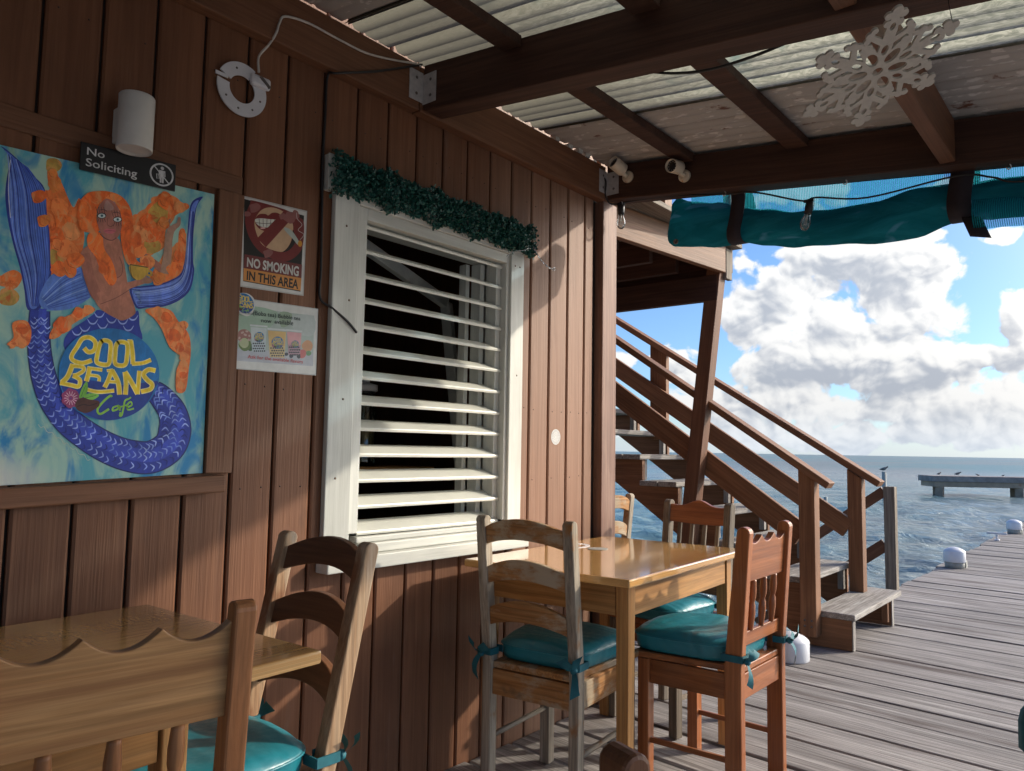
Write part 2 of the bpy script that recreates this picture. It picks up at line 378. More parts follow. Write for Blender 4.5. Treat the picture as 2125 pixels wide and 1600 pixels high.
m_ochre = plain('old_bottle_label', (.35, .25, .13), .6)

# teal vinyl of the cushions
def vinyl():
    m, nt, b = MAT('teal_vinyl')
    t = N(nt, 'ShaderNodeTexCoord').outputs['Object']
    n = NOISE(nt, t, 7, 4, .55, .8); f = NOISE(nt, t, 55, 3, .6)
    col = MIX(nt, RAMP(nt, n, .3, .7), (.008, .150, .195), (.018, .215, .265))
    link(nt, col, b.inputs['Base Color']); b.inputs['Roughness'].default_value = .30; b.inputs['Specular IOR Level'].default_value = .55
    link(nt, RAMP(nt, f, .3, .7, .30, .46), b.inputs['Roughness'])
    wv = N(nt, 'ShaderNodeTexWave', inp={'Vector': VM(nt, 'MULTIPLY', t, (1.0, .35, 1.0)), 'Scale': 7.0, 'Distortion': 9.0, 'Detail': 2.0, 'Detail Scale': .8})
    BUMP(nt, MATH(nt, 'ADD', MATH(nt, 'MULTIPLY', wv.outputs['Fac'], .25), MATH(nt, 'MULTIPLY', n, 1.1)), .26, .012, b)
    return m
m_vinyl = vinyl()
m_tie = plain('teal_tie_cloth', (.010, .13, .165), .7, 0, (.006, .10, .13), 40)

def paint_mat(name='poster_paint', mott=None):
    m, nt, b = MAT(name)
    c = N(nt, 'ShaderNodeAttribute', attribute_name='Col').outputs['Color']
    t = N(nt, 'ShaderNodeTexCoord').outputs['Object']
    n = NOISE(nt, VM(nt, 'MULTIPLY', t, (60, 60, 25)), 1.0, 5, .65, 1.0)
    n2 = NOISE(nt, t, 18, 4, .6)
    v = MATH(nt, 'MULTIPLY', RAMP(nt, n, .25, .75, 1.0, 1.45), RAMP(nt, n2, .3, .7, .95, 1.30))
    col = MIX(nt, 1.0, c, N(nt, 'ShaderNodeCombineXYZ', inp={0: v, 1: v, 2: v}).outputs[0], 'MULTIPLY')
    if mott:
        mn = NOISE(nt, VM(nt, 'MULTIPLY', t, (26, 26, 18)), 1.0, 5, .6, 2.2)
        col = MIX(nt, RAMP(nt, mn, .52, .66, 0, .75), col, mott[0]); col = MIX(nt, RAMP(nt, mn, .46, .34, 0, .7), col, mott[1])
    link(nt, col, b.inputs['Base Color']); b.inputs['Roughness'].default_value = .55
    BUMP(nt, n, .15, .002, b)
    return m
m_paint = paint_mat(); m_hair = paint_mat('hair_paint', ((.82, .34, .12), (.62, .07, .008)))
def print_mat():
    m, nt, b = MAT('laminated_print')
    c = N(nt, 'ShaderNodeAttribute', attribute_name='Col').outputs['Color']
    n = NOISE(nt, N(nt, 'ShaderNodeTexCoord').outputs['Object'], 25, 5, .6)
    v = RAMP(nt, n, .3, .7, .90, 1.05)
    link(nt, MIX(nt, 1.0, c, N(nt, 'ShaderNodeCombineXYZ', inp={0: v, 1: v, 2: v}).outputs[0], 'MULTIPLY'), b.inputs['Base Color'])
    b.inputs['Roughness'].default_value = .30
    return m
m_print = print_mat()
def canvas_mat():
    m, nt, b = MAT('painted_canvas_ground')
    t = N(nt, 'ShaderNodeTexCoord').outputs['Object']
    a = NOISE(nt, VM(nt, 'MULTIPLY', t, (9, 9, 4)), 1.0, 5, .6, 1.5)
    c = NOISE(nt, VM(nt, 'MULTIPLY', t, (14, 14, 5)), 1.0, 4, .6, .8)
    d = NOISE(nt, VM(nt, 'ADD', VM(nt, 'MULTIPLY', t, (6, 6, 4)), (5, 3, 9)), 1.0, 4, .6, 1.0)
    col = MIX(nt, RAMP(nt, a, .38, .62), (.10, .40, .48), (.40, .60, .50))
    col = MIX(nt, RAMP(nt, c, .50, .68), col, (.025, .24, .50))
    col = MIX(nt, RAMP(nt, d, .60, .74), col, (.36, .50, .16))
    s = N(nt, 'ShaderNodeSeparateXYZ', inp={0: t})
    corner = MATH(nt, 'ADD', RAMP(nt, s.outputs[2], 0.01, .12, 1.0, 0.0), RAMP(nt, s.outputs[0], -.26, -.04, 0.0, -1.0))
    col = MIX(nt, MATH(nt, 'MAXIMUM', corner, 0.0), col, (.74, .70, .62))
    link(nt, col, b.inputs['Base Color']); b.inputs['Roughness'].default_value = .6
    return m
m_canvas = canvas_mat()

def sheet_clear():
    m, nt, b = MAT('clear_fibreglass_sheet')
    nt.nodes.remove(b)
    t = N(nt, 'ShaderNodeTexCoord').outputs['Object']
    n = NOISE(nt, VM(nt, 'MULTIPLY', t, (70, 16, 10)), 1.0, 5, .7, 2.0); n2 = NOISE(nt, t, 3.5, 4, .6)
    col = MIX(nt, RAMP(nt, n, .35, .7), (.17, .18, .145), (.40, .40, .33))
    col = MIX(nt, RAMP(nt, n2, .56, .74), col, (.12, .20, .19))
    py = N(nt, 'ShaderNodeSeparateXYZ', inp={0: N(nt, 'ShaderNodeNewGeometry').outputs['Position']}).outputs[1]
    grime = RAMP(nt, MATH(nt, 'ADD', py, MATH(nt, 'MULTIPLY', n2, .5)), -1.0, -.02, 0, .92)      # leaf dirt gathers at the wall end
    col = MIX(nt, grime, col, (.10, .095, .075))
    tr = N(nt, 'ShaderNodeBsdfTranslucent', inp={0: col}); df = N(nt, 'ShaderNodeBsdfDiffuse', inp={0: col})
    gl = N(nt, 'ShaderNodeBsdfGlossy', inp={0: (.6, .6, .55, 1), 1: .35})
    s1 = N(nt, 'ShaderNodeMixShader', inp={0: .22, 1: tr.outputs[0], 2: df.outputs[0]})
    s2 = N(nt, 'ShaderNodeMixShader', inp={0: .06, 1: s1.outputs[0], 2: gl.outputs[0]})
    link(nt, s2.outputs[0], nt.nodes['Material Output'].inputs[0])
    return m
m_clear = sheet_clear()
def sheet_metal():
    m, nt, b = MAT('rusty_painted_roof_sheet')
    t = N(nt, 'ShaderNodeTexCoord').outputs['Object']
    n = NOISE(nt, VM(nt, 'MULTIPLY', t, (38, 14, 20)), 1.0, 4, .5); n2 = NOISE(nt, VM(nt, 'MULTIPLY', t, (12, 5, 5)), 1.0, 5, .65)
    col = MIX(nt, RAMP(nt, n, .58, .64), (.40, .375, .355), (.60, .575, .55))
    col = MIX(nt, RAMP(nt, n2, .63, .70), col, (.13, .048, .025))
    link(nt, col, b.inputs['Base Color']); b.inputs['Roughness'].default_value = .6
    return m
m_metal = sheet_metal()
def mesh_cloth():
    m, nt, b = MAT('blue_shade_mesh'); nt.nodes.remove(b)
    t = N(nt, 'ShaderNodeTexCoord').outputs['Object']; s = N(nt, 'ShaderNodeSeparateXYZ', inp={0: t})
    line = MATH(nt, 'PINGPONG', MATH(nt, 'MULTIPLY', s.outputs[1], 300.0), 1.0)
    fac = RAMP(nt, line, .30, .70, .22, .85)
    col = (.02, .26, .33, 1)
    tr = N(nt, 'ShaderNodeBsdfTranslucent', inp={0: col}); df = N(nt, 'ShaderNodeBsdfDiffuse', inp={0: col})
    mx = N(nt, 'ShaderNodeMixShader', inp={0: .5, 1: tr.outputs[0], 2: df.outputs[0]})
    tp = N(nt, 'ShaderNodeBsdfTransparent', inp={0: (.36, .56, .72, 1)})
    mm = N(nt, 'ShaderNodeMixShader', inp={0: fac, 1: tp.outputs[0], 2: mx.outputs[0]})
    link(nt, mm.outputs[0], nt.nodes['Material Output'].inputs[0])
    return m
m_mesh = mesh_cloth()
def roll_cloth():
    m, nt, b = MAT('teal_shade_cloth'); nt.nodes.remove(b)
    t = N(nt, 'ShaderNodeTexCoord').outputs['Object']
    n = NOISE(nt, VM(nt, 'MULTIPLY', t, (4, 3, 14)), 1.0, 4, .55, 1.5)
    col = MIX(nt, RAMP(nt, n, .35, .7), (.016, .170, .205), (.032, .26, .31))
    n2 = NOISE(nt, VM(nt, 'MULTIPLY', t, (2, 3.2, 9)), 1.0, 3, .5, 1.0)
    col = MIX(nt, RAMP(nt, n2, .60, .66), col, (.14, .34, .46))
    tr = N(nt, 'ShaderNodeBsdfTranslucent', inp={0: col}); df = N(nt, 'ShaderNodeBsdfDiffuse', inp={0: col})
    bp = N(nt, 'ShaderNodeBump', inp={'Height': n, 'Strength': .8, 'Distance': .02}); link(nt, bp.outputs[0], df.inputs['Normal'])
    mx = N(nt, 'ShaderNodeMixShader', inp={0: .5, 1: tr.outputs[0], 2: df.outputs[0]})
    link(nt, mx.outputs[0], nt.nodes['Material Output'].inputs[0])
    return m
m_roll = roll_cloth()
def glass_mat(name, rough=0.0, tint=(1, 1, 1, 1), fac=.82):
    m, nt, b = MAT(name); nt.nodes.remove(b)
    gl = N(nt, 'ShaderNodeBsdfGlossy', inp={0: (1, 1, 1, 1), 1: .03}); tp = N(nt, 'ShaderNodeBsdfTransparent', inp={0: tint})
    fr = N(nt, 'ShaderNodeFresnel', inp={0: 1.45})
    f2 = MATH(nt, 'ADD', MATH(nt, 'MULTIPLY', fr.outputs[0], .9), .05)
    mx = N(nt, 'ShaderNodeMixShader', inp={0: f2, 1: tp.outputs[0], 2: gl.outputs[0]})
    link(nt, mx.outputs[0], nt.nodes['Material Output'].inputs[0])
    return m
m_bulb = glass_mat('clear_bulb_glass', tint=(.93, .93, .92, 1)); m_bottle = glass_mat('bottle_glass', tint=(.55, .6, .55, 1))
def leaf_mat():
    m, nt, b = MAT('dark_green_plastic_leaf')
    rn = N(nt, 'ShaderNodeAttribute', attribute_name='rnd').outputs['Fac']
    link(nt, MIX(nt, rn, (.006, .055, .045), (.030, .145, .115)), b.inputs['Base Color']); b.inputs['Roughness'].default_value = .45
    return m
m_leaf = leaf_mat()
def water_mat():
    m, nt, b = MAT('sea_water')
    t = N(nt, 'ShaderNodeNewGeometry').outputs['Position']
    n0 = NOISE(nt, VM(nt, 'MULTIPLY', t, (.012, .030, 1)), 1.0, 3, .5)
    col = MIX(nt, RAMP(nt, n0, .40, .62), (.190, .225, .222), (.120, .230, .245))
    link(nt, col, b.inputs['Base Color']); b.inputs['IOR'].default_value = 1.33
    dist = VM(nt, 'LENGTH', t, out=1); link(nt, RAMP(nt, dist, 10, 160, .10, .42), b.inputs['Roughness'])      # ripples too small to see far out
    a = NOISE(nt, VM(nt, 'MULTIPLY', t, (4.2, 3.0, 1)), 1.0, 5, .66, .6); c = NOISE(nt, VM(nt, 'MULTIPLY', t, (.7, .45, 1)), 1.0, 4, .6, .5)
    BUMP(nt, MATH(nt, 'ADD', MATH(nt, 'MULTIPLY', a, .30), MATH(nt, 'MULTIPLY', c, .4)), .75, .5, b)
    return m
m_water = water_mat()

# ------------------------------------------------------------------ sea
SEA = -0.75
def sea():
    rr = [2.0]
    while rr[-1] < 6000: rr.append(rr[-1] * 1.0135 + .01)
    r = np.array(rr); th = np.radians(np.arange(-75, 105.01, .36))
    Rg, T = np.meshgrid(r, th, indexing='ij')
    X = 3 + Rg * np.cos(T); Y = -2 + Rg * np.sin(T); Z = np.zeros_like(X)
    rng = np.random.default_rng(3)
    cell = np.maximum(Rg * .0135, Rg * math.radians(.36))
    wd = math.radians(205)
    for k in range(70):
        lam = 0.42 * (4.2 / 0.42) ** rng.random(); a = wd + rng.normal() * .75
        amp = .0064 * lam ** .75
        fade = np.clip((lam / cell - 2.5) / 3.5, 0, 1)
        ph = rng.random() * 6.28; k0 = 2 * math.pi / lam
        s = np.sin(k0 * (X * math.cos(a) + Y * math.sin(a)) + ph)
        Z += fade * amp * (s + .35 * np.cos(2 * (k0 * (X * math.cos(a) + Y * math.sin(a)) + ph)))
    nr, ntn = X.shape
    v = np.stack([X, Y, Z + SEA], -1).reshape(-1, 3)
    i = np.arange(nr - 1)[:, None] * ntn + np.arange(ntn - 1)[None, :]
    f = np.stack([i, i + ntn, i + ntn + 1, i + 1], -1).reshape(-1, 4)
    me = bpy.data.meshes.new('sea'); me.vertices.add(len(v)); me.vertices.foreach_set('co', v.astype(np.float32).ravel())
    me.loops.add(f.size); me.loops.foreach_set('vertex_index', f.astype(np.int32).ravel())
    me.polygons.add(len(f)); me.polygons.foreach_set('loop_start', np.arange(0, f.size, 4, dtype=np.int32))
    me.polygons.foreach_set('use_smooth', np.ones(len(f), bool)); me.update(calc_edges=True); me.validate()
    me.materials.append(m_water)
    o = bpy.data.objects.new('water', me); COL.objects.link(o)
    tag(o, 'choppy blue grey sea running to the horizon', 'sea', kind='structure')
sea()

# ------------------------------------------------------------------ deck
def deck():
    gaps = [2.908, 3.190, 3.443, 3.725, 3.965, 4.216, 4.490, 4.821, 5.142, 5.453, 5.745, 6.081, 6.388, 6.718, 6.996]
    x = 2.908
    rnd = random.Random(5)
    while x > -4.5: x -= rnd.choice([.25, .27, .29, .31]); gaps.insert(0, x)
    x = 6.996
    while x < 27: x += rnd.choice([.26, .29, .31, .33]); gaps.append(x)
    K = .082
    mb = MB(); j = MB()
    for a, b in zip(gaps[:-1], gaps[1:]):
        gp = rnd.choice([.011, .014, .018, .022, .028]); mid = (a + b) / 2; dz = rnd.uniform(-.004, .004)
        segs = []
        top = -.27
        if mid < 3.2: top = -.012
        elif mid < 4.72: top = 1.7
        y1, y0 = top + rnd.uniform(-.02, .02) * (mid > 4.7), -6.0
        if mid < 3.2: y1 = -.004
        P = []
        rn = rnd.random()
        def xs(xx, y): return xx + K * (y + 1.0)
        v = []; gc = []
        for z in (-.04, dz):
            for xx, y in ((a + gp / 2, y0), (b - gp / 2, y0), (b - gp / 2, y1), (a + gp / 2, y1)):
                v.append((xs(xx, y), y, z)); gc.append((y, xx, z))
        f = [(3, 2, 1, 0), (4, 5, 6, 7), (0, 1, 5, 4), (1, 2, 6, 5), (2, 3, 7, 6), (3, 0, 4, 7)]
        mb.add(v, f, gc, rn)
    o = mb.build('deck', m_deck, bevel=.005, origin=(3, -2, 0))
    tag(o, 'grey weathered plank deck of the jetty with dark gaps', 'deck', kind='structure')
    for y in (-.42, -1.6, -2.9, -4.3, -5.6): j.box(-4.4, 26, y - .07, y + .07, -.24, -.046, 0)
    j.box(3.0, 4.75, .5, .64, -.24, -.046, 0); j.box(3.0, 4.75, 1.4, 1.54, -.24, -.046, 0)
    for x in np.arange(-4, 26, 4.8):
        for y in (-.42, -5.6): j.lathe([(.11, -2.5), (.11, -.25)], (x, y, 0), n=12)
    o = j.build('jetty_substructure', m_beam, origin=(3, -2, 0)); tag(o, 'dark timber joists and piles carrying the jetty deck', 'joists', kind='structure')
deck()

# ------------------------------------------------------------------ the cafe building
house = thing('cafe_building', 'brown plank sided cafe building with a white louvred window', 'building', (1.0, 1.5, 0), world=True)
WX0, WX1, WZ0, WZ1 = 1.562, 2.345, .800, 2.06
PIT = .1346
def siding():
    mb = MB(); g = MB()
    k0 = int((-4.2 - .616) / PIT)
    x = .616 + k0 * PIT
    xs = []
    while x < 2.90: xs.append(x); x += PIT
    xs.append(2.904)
    def board(a, b, z0, z1):
        if b - a < .01: return
        e = .0042; rn = random.random()
        pts = [(a + e, .012), (a + e, .004), (a + e + .006, 0), (b - e - .006, 0), (b - e, .004), (b - e, .012)]
        v = []; gc = []
        for z in (z0, z1):
            for px, py in pts: v.append((px, py, z)); gc.append((z, px, py))
        n = len(pts); f = [(i, i + 1, n + i + 1, n + i) for i in range(n - 1)] + [list(range(n))[::-1], list(range(n, 2 * n))]
        mb.add(v, f, gc, rn)
    for a, b in zip(xs[:-1], xs[1:]):
        if b <= WX0 or a >= WX1: board(a, b, -.02, 2.56)
        else:
            board(a, b, -.02, WZ0); board(a, b, WZ1, 2.56)
            if a < WX0: board(a, WX0, WZ0, WZ1)
            if b > WX1: board(WX1, b, WZ0, WZ1)
    board(2.904, 2.982, -.02, 2.56)
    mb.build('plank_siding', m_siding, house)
    g.box(-4.2, WX0, .013, .06, -.02, 2.56); g.box(WX1, 3.02, .013, .06, -.02, 2.56)
    g.box(WX0, WX1, .013, .06, -.02, WZ0); g.box(WX0, WX1, .013, .06, WZ1, 2.56)
    g.build('wall_sheathing', m_groove, house)
    n = MB(); rn = random.Random(2)
    for a in xs:
        for z in (1.03, .62, 1.32, 2.2):
            for dx in (.03, .1):
                if WX0 - .12 < a + dx < WX1 + .12 and z < 2.1: continue
                if rn.random() < .75: n.lathe([(.0028, 0), (.0022, .0012), (0, .0014)], (a + dx + rn.uniform(-.004, .004), 0, z + rn.uniform(-.006, .006)), (0, -1, 0), 7)
    tag(n.build('siding_nails', plain('rusty_nail_head', (.10, .055, .04), .6, .3), house), kind='stuff')
siding()
m_cornerpost = wood('bleached_corner_post', (.19, .10, .072), (.26, .15, .11), .6, .45, (1.0, 30, 30), (3, 150, 150), .1, .25, wear=((.34, .22, .165), .5, .8, (1.2, 10, 10)))
MB().box(3.012, 3.135, -.032, .10, -.02, 2.345, 2).build('corner_post', m_cornerpost, house, .004)
# the end wall and the upper storey behind the porch roof
MB().box(3.03, 3.12, .11, 4.2, -.02, 6.2, 2).build('end_wall', m_trimbrown, house)
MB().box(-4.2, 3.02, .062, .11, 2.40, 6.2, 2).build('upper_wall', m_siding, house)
ew = MB()  # unseen boards added behind the camera to darken the upper left wall
for k in range(26): ew.box(-1.56, -1.53, -3.46 + k * .1346, -3.46 + k * .1346 + .129, 1.45, 2.12, 2)
ew.build('added_shade_boards', m_trimbrown, house, .003)
lb = MB(); lb.box(-4.2, 1.79, -.045, -.001, 2.342, 2.507, 0); lb.box(1.795, 3.012, -.045, -.001, 2.340, 2.505, 0)
lb.build('ledger_board', m_trimbrown, house, .003)
for x in (1.96, 1.02, 2.62, 2.72, 2.80, 2.86): MB().box(x - .012, x + .02, -.044, -.012, 2.509, 2.509 + random.uniform(.012, .022), 0).build('closure_strip', m_white, house, .002)
# trim boards round the painting
pt = MB()
pt.beam((.20, -.0225, 1.006), (1.117, -.0225, 1.044), .045, .046, (0, 0, 1))
pt.build('picture_ledge', m_trimbrown, house, .004)
pt = MB(); pt.box(1.070, 1.148, -.020, -.0012, 1.071, 1.862, 2); pt.box(.20, 1.148, -.006, -.0012, 1.863, 1.918, 0)
pt.build('picture_surround', m_trimbrown, house, .003)

# ---- louvred window
win = MB()
win.box(1.463, 1.562, -.022, -.001, .808, 2.05, 2); win.box(2.345, 2.428, -.022, -.001, .808, 2.05, 2)
win.box(1.562, 2.345, -.021, -.001, 1.945, 2.05, 0)
window = win.build('louvred_window', m_white, house, .003)
wf = MB()
wf.box(1.562, 1.603, -.012, .14, .872, 1.944, 2); wf.box(2.328, 2.345, -.010, .13, .872, 1.944, 2)
wf.box(1.603, 2.328, -.012, .13, 1.905, 1.944, 0); wf.box(1.562, 2.345, .10, .14, .80, .87, 0)
wf.box(1.604, 1.612, .002, .018, .874, 1.903, 2); wf.box(2.300, 2.327, .02, .075, .874, 1.903, 2); wf.box(2.270, 2.296, .080, .13, .874, 1.903, 2)
wf.box(2.24, 2.262, .132, .17, .874, 1.903, 2)
wf.build('window_frame', m_white, window, .002)
sl = MB(); sl.box(1.453, 2.436, -.062, -.001, .762, .806, 0); sl.box(1.603, 2.345, -.03, .095, .807, .838, 0); sl.box(1.603, 2.328, -.008, .06, .839, .858, 0)
sl.build('window_sill', m_white, window, .004)
ls = MB()
for i in range(13):
    z = 1.889 - i * .085
    prof = [(.008, 0), (.0105, -.007), (.0125, -.0065), (.012, .001), (.035, .011), (.062, .022), (.092, .031), (.092, .034), (.060, .0265), (.033, .0150), (.010, .0045)]
    rn = .5; tw = random.uniform(-.0015, .0015)
    v = []; gc = []
    for x in (1.618, 2.324):
        for y, dz in prof: v.append((x, y, z + dz + (tw if x > 2 else 0))); gc.append((x, y, dz))
    n = len(prof)
    ls.add(v, [(k, (k + 1) % n, n + (k + 1) % n, n + k) for k in range(n)] + [list(range(n))[::-1], list(range(n, 2 * n))], gc, rn)
ls.build('louvre_slats', m_slat, window)
for i in range(13):
    z = 1.889 - i * .085; lc = MB()
    lc.box(1.6125, 1.640, .022, .088, z - .004, z + .006, 0); lc.build('slat_clip', m_alu, window, .001); lc = MB(); lc.beam((2.312, .02, z + .008), (2.312, .085, z + .032), .012, .014); lc.build('slat_clip', m_alu, window, .001)
m_nail = plain('rust_streak_nail', (.16, .09, .05), .7)
for x, z in ((1.51, 1.86), (1.53, 1.62), (1.52, 1.30), (2.40, 1.90), (2.37, 1.90), (2.39, 1.45), (1.50, 1.05)): MB().lathe([(.004, 0), (.003, .0012), (0, .0014)], (x, -.022, z), (0, -1, 0), 8).build('trim_nail', m_nail, window)

# ---- the dim room behind the slats
rm = MB()
rm.box(-1, 3.02, .11, 3.6, -.02, .02); rm.box(-1, 3.02, 3.56, 3.62, 0, 2.7); rm.box(-1.0, -.94, .11, 3.6, 0, 2.7); rm.box(-1, 3.02, .11, 3.6, 2.62, 2.68)
rm.build('room_shell', m_dark, house)
rb = MB()
for k in range(3): MB().box(1.2, 2.9, .8 + k * .8, .86 + k * .8, 2.32, 2.45, 0).build('room_rafter', m_tableleg, house)
for k in range(4): MB().box(1.3 + k * .42, 1.35 + k * .42, .5, 3.0, 2.455, 2.60, 1).build('room_rafter', m_tableleg, house)
sa = MB(); sa.beam((1.55, .30, 2.02), (2.42, .42, 1.80), .03, .05); sa.beam((2.42, .42, 1.80), (2.44, .30, .90), .03, .05)
sa.build('inner_sash', m_alu, house, .003)
sh = MB(); sh.box(1.3, 2.5, .55, .85, 1.03, 1.065, 0); sh.box(1.3, 2.5, .55, .85, .70, .74, 0); sh.box(1.0, 2.9, .5, 1.0, 0.02, .66, 0)
sh.build('counter_shelf', m_tableleg, house, .003)
jar = MB(); jar.lathe([(.055, 0), (.058, .02), (.055, .04), (.055, .30), (.05, .33)], (2.20, .70, 1.066), n=18)
jo = jar.build('drink_dispenser', m_bottle, origin=(2.20, .70, 1.066)); tag(jo, 'tall clear dispenser jar standing on the shelf behind the louvre slats', 'dispenser')
jl = MB(); jl.lathe([(.05, .331), (.058, .333), (.058, .36), (.02, .37), (0, .372)], (0, 0, 0), n=18); jl.lathe([(.022, .37), (.022, .42), (0, .425)], (0, 0, 0), n=12); jl.build('lid', m_plasticw, jo)
jp = MB(); jp.loft([[(math.cos(a) * r, math.sin(a) * r, z + .03 * math.cos(a * 1 + z * 9)) for a in np.linspace(0, 6.283, 14, endpoint=False)] for r, z in ((.04, .05), (.05, .08), (.05, .13), (.03, .16))]); jp.build('contents', m_ochre, jo)
for i, (x, h, lab) in enumerate(((1.68, .20, 'short dim bottle nearest the left edge inside the louvred window'), (1.77, .27, 'tall dim bottle second from the left inside the louvred window'),
                               (1.86, .16, 'squat dim bottle third from the left inside the louvred window'), (1.97, .24, 'slim dim bottle left of the dispenser inside the louvred window'))):
    b = MB(); r = .03 + .008 * (i % 2)
    b.lathe([(r * .9, 0), (r, .01), (r, h * .55), (r * .4, h * .75), (r * .36, h)], (x, .66 + .03 * (i % 3), 1.066), n=14)
    o = b.build('bottle', m_bottle, origin=(x, .66 + .03 * (i % 3), 1.066)); tag(o, lab, 'bottle', 'bottles on the shelf inside')
    c = MB(); c.lathe([(r * 1.01, h * .12), (r * 1.01, h * .42)], (0, 0, 0), n=14); c.build('paper_label', m_ochre, o)
    c = MB(); c.lathe([(r * .42, h * .93), (r * .42, h * 1.03), (0, h * 1.035)], (0, 0, 0), n=10); c.build('cap', m_plasticw, o)

# ------------------------------------------------------------------ porch roof
roof = thing('porch_roof', 'sloping porch roof of brown beams under clear and rusty ribbed sheets', 'roof', (1.2, -1.7, 2.2), world=True)
SL = .113
def zb(y): return 2.347 + SL * (y + .045)      # underside of the beams
def zs(y): return 2.522 + SL * (y + .045)      # underside of the sheets
YO = -3.5
def slopebeam(name, x0, x1, y0, y1, zlo, h, mat=m_beam, bev=.005):
    mb = MB(); v = []; gc = []
    for y in (y0, y1):
        for x, dz in ((x0, 0), (x1, 0), (x1, h), (x0, h)): v.append((x, y, zlo(y) + dz)); gc.append((y, x, dz))
    mb.add(v, [(0, 1, 2, 3), (7, 6, 5, 4), (0, 4, 5, 1), (1, 5, 6, 2), (2, 6, 7, 3), (3, 7, 4, 0)], gc)
    return mb.build(name, mat, roof, bev)
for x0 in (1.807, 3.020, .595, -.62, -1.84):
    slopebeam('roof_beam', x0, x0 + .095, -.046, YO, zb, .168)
for xa, xb in ((1.905, 3.017), (.693, 1.804), (-.522, .592), (-1.742, -.623)):
    for y0, y1 in ((-.420, -.500), (-.905, -.995), (-2.42, -2.50), (-2.95, -3.03)):
        slopebeam('purlin', xa, xb, y0, y1, lambda y: zs(y) - .040, .038)
    mb = MB(); mb.box(xa, xb, -1.505, -1.455, zb(-1.48) + .010, zs(-1.48) - .010, 0); mb.build('roof_joist', m_trimbrown, roof, .004)
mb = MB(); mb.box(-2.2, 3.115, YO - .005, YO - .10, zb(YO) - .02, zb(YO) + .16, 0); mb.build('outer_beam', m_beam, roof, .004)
for x in (3.07, .64, -1.8): MB().box(x - .045, x + .045, YO - .10, YO - .005, 0.004, zb(YO) - .024, 2).build('porch_post', m_trimbrown, roof, .004)
def ribbed(name, xa, xb, mat, lift):
    mb = MB(); prof = []
    x = xa; P = .1900
    while x < xb - 1e-4:
        for t, z in ((0, 0), (.02, .0), (.07, .012), (.09, .020), (.16, .020), (.18, .012), (.23, 0), (.40, 0), (.43, .005), (.47, .005), (.50, 0), (.70, 0), (.73, .005), (.77, .005), (.80, 0)):
            prof.append((min(x + t * P, xb), z))
        x += P
    prof.append((xb, 0))
    ys = np.linspace(-.02, YO - .3, 30); v = []
    for y in ys:
        for px, pz in prof: v.append((px, y, zs(y) + lift + pz))
    n = len(prof)
    mb.add(v, [(i * n + k, i * n + k + 1, (i + 1) * n + k + 1, (i + 1) * n + k) for i in range(len(ys) - 1) for k in range(n - 1)], None, .3, True)
    return mb.build(name, mat, roof)
ribbed('clear_sheet', 1.470, 2.530, m_clear, .002)
for xa, xb in ((2.5125, 3.29), (.5075, 1.4875), (-.4725, .5075), (-1.4525, -.4725), (-2.4325, -1.4525)): ribbed('metal_sheet', xa, xb, m_metal, .0045)
for xb_, legs in ((1.807, -1), (3.020, -1)):
    mb = MB()
    mb.box(xb_ - .068, xb_ - .003, -.0485, -.0455, 2.372, 2.482, 2); mb.box(xb_ - .003, xb_ - .0005, -.112, -.0455, 2.366, 2.476, 2)
    hg = mb.build('beam_hanger', m_galv, roof, .0008)
    for dz in (2.398, 2.456):
        MB().lathe([(.006, 0), (.005, .002), (0, .003)], (xb_ - .035, -.0485, dz), (0, -1, 0), 8).build('screw', m_screw, hg); MB().lathe([(.006, 0), (.005, .002), (0, .003)], (xb_ - .003, -.085, dz - .005), (-1, 0, 0), 8).build('screw', m_screw, hg)
for y in (-.10, -.62, -1.12, -1.66):
    mb = MB(); mb.tube(smoothline([(3.0675, y, zb(y) + .002), (3.0675, y - .004, zb(y) - .012), (3.066, y + .004, zb(y) - .018), (3.064, y + .010, zb(y) - .012)], 4), .0022, 6)
    mb.build('cup_hook', m_plasticw, roof)

# ------------------------------------------------------------------ staircase and landing
st = thing('staircase', 'brown timber staircase with weathered grey treads climbing beside the cafe', 'staircase', (5.25, .3, 0), world=True)
RISE, RUN, Y1, Z1 = .183, .28, -.64, .215
NT = 13
def stringer(x0, x1, name):
    mb = MB(); pts = []
    yb = Y1 + .02
    pts.append((yb, .004)); pts.append((yb, Z1 - .036))
    for k in range(NT):
        y = Y1 + .02 + k * RUN; z = Z1 + k * RISE - .036
        if k: pts.append((y, z - RISE)); pts.append((y, z))
    ye = Y1 + .02 + NT * RUN; ze = Z1 + (NT - 1) * RISE - .036
    pts.append((ye, ze))
    s = .686
    pts.append((ye, .245 + s * ye - .02)); pts.append((-.355, .004))
    mb.prism(pts, (x0, 0, 0), (0, 1, 0), (0, 0, 1), x1 - x0, 'u')
    mb.build(name, m_stair, st, .003)
stringer(4.802, 4.842, 'near_stringer'); stringer(5.700, 5.740, 'far_stringer')
for k in range(NT):
    y = Y1 + k * RUN; z = Z1 + k * RISE
    ex = 5.905 if k == 0 else 5.75
    xa = 4.795 if k == 0 else (4.80 if k == 1 else 4.735)
    mb = MB()
    if k > 1: mb.box(xa, ex, y, y + .140, z - .036, z, 0); mb.box(xa, ex, y + .147, y + .285, z - .036, z - .001, 0)
    else: mb.box(xa, ex, y, y + .265, z - .036, z, 0)
    mb.build('tread', m_tread, st, .006)
    if k < NT:
        for xa in (4.848, 5.652):
            MB().box(xa, xa + .042, y + .03, y + .07, max(.004, z - RISE), z - .038, 2).build('tread_block', m_tread if k else m_stair, st, .003)
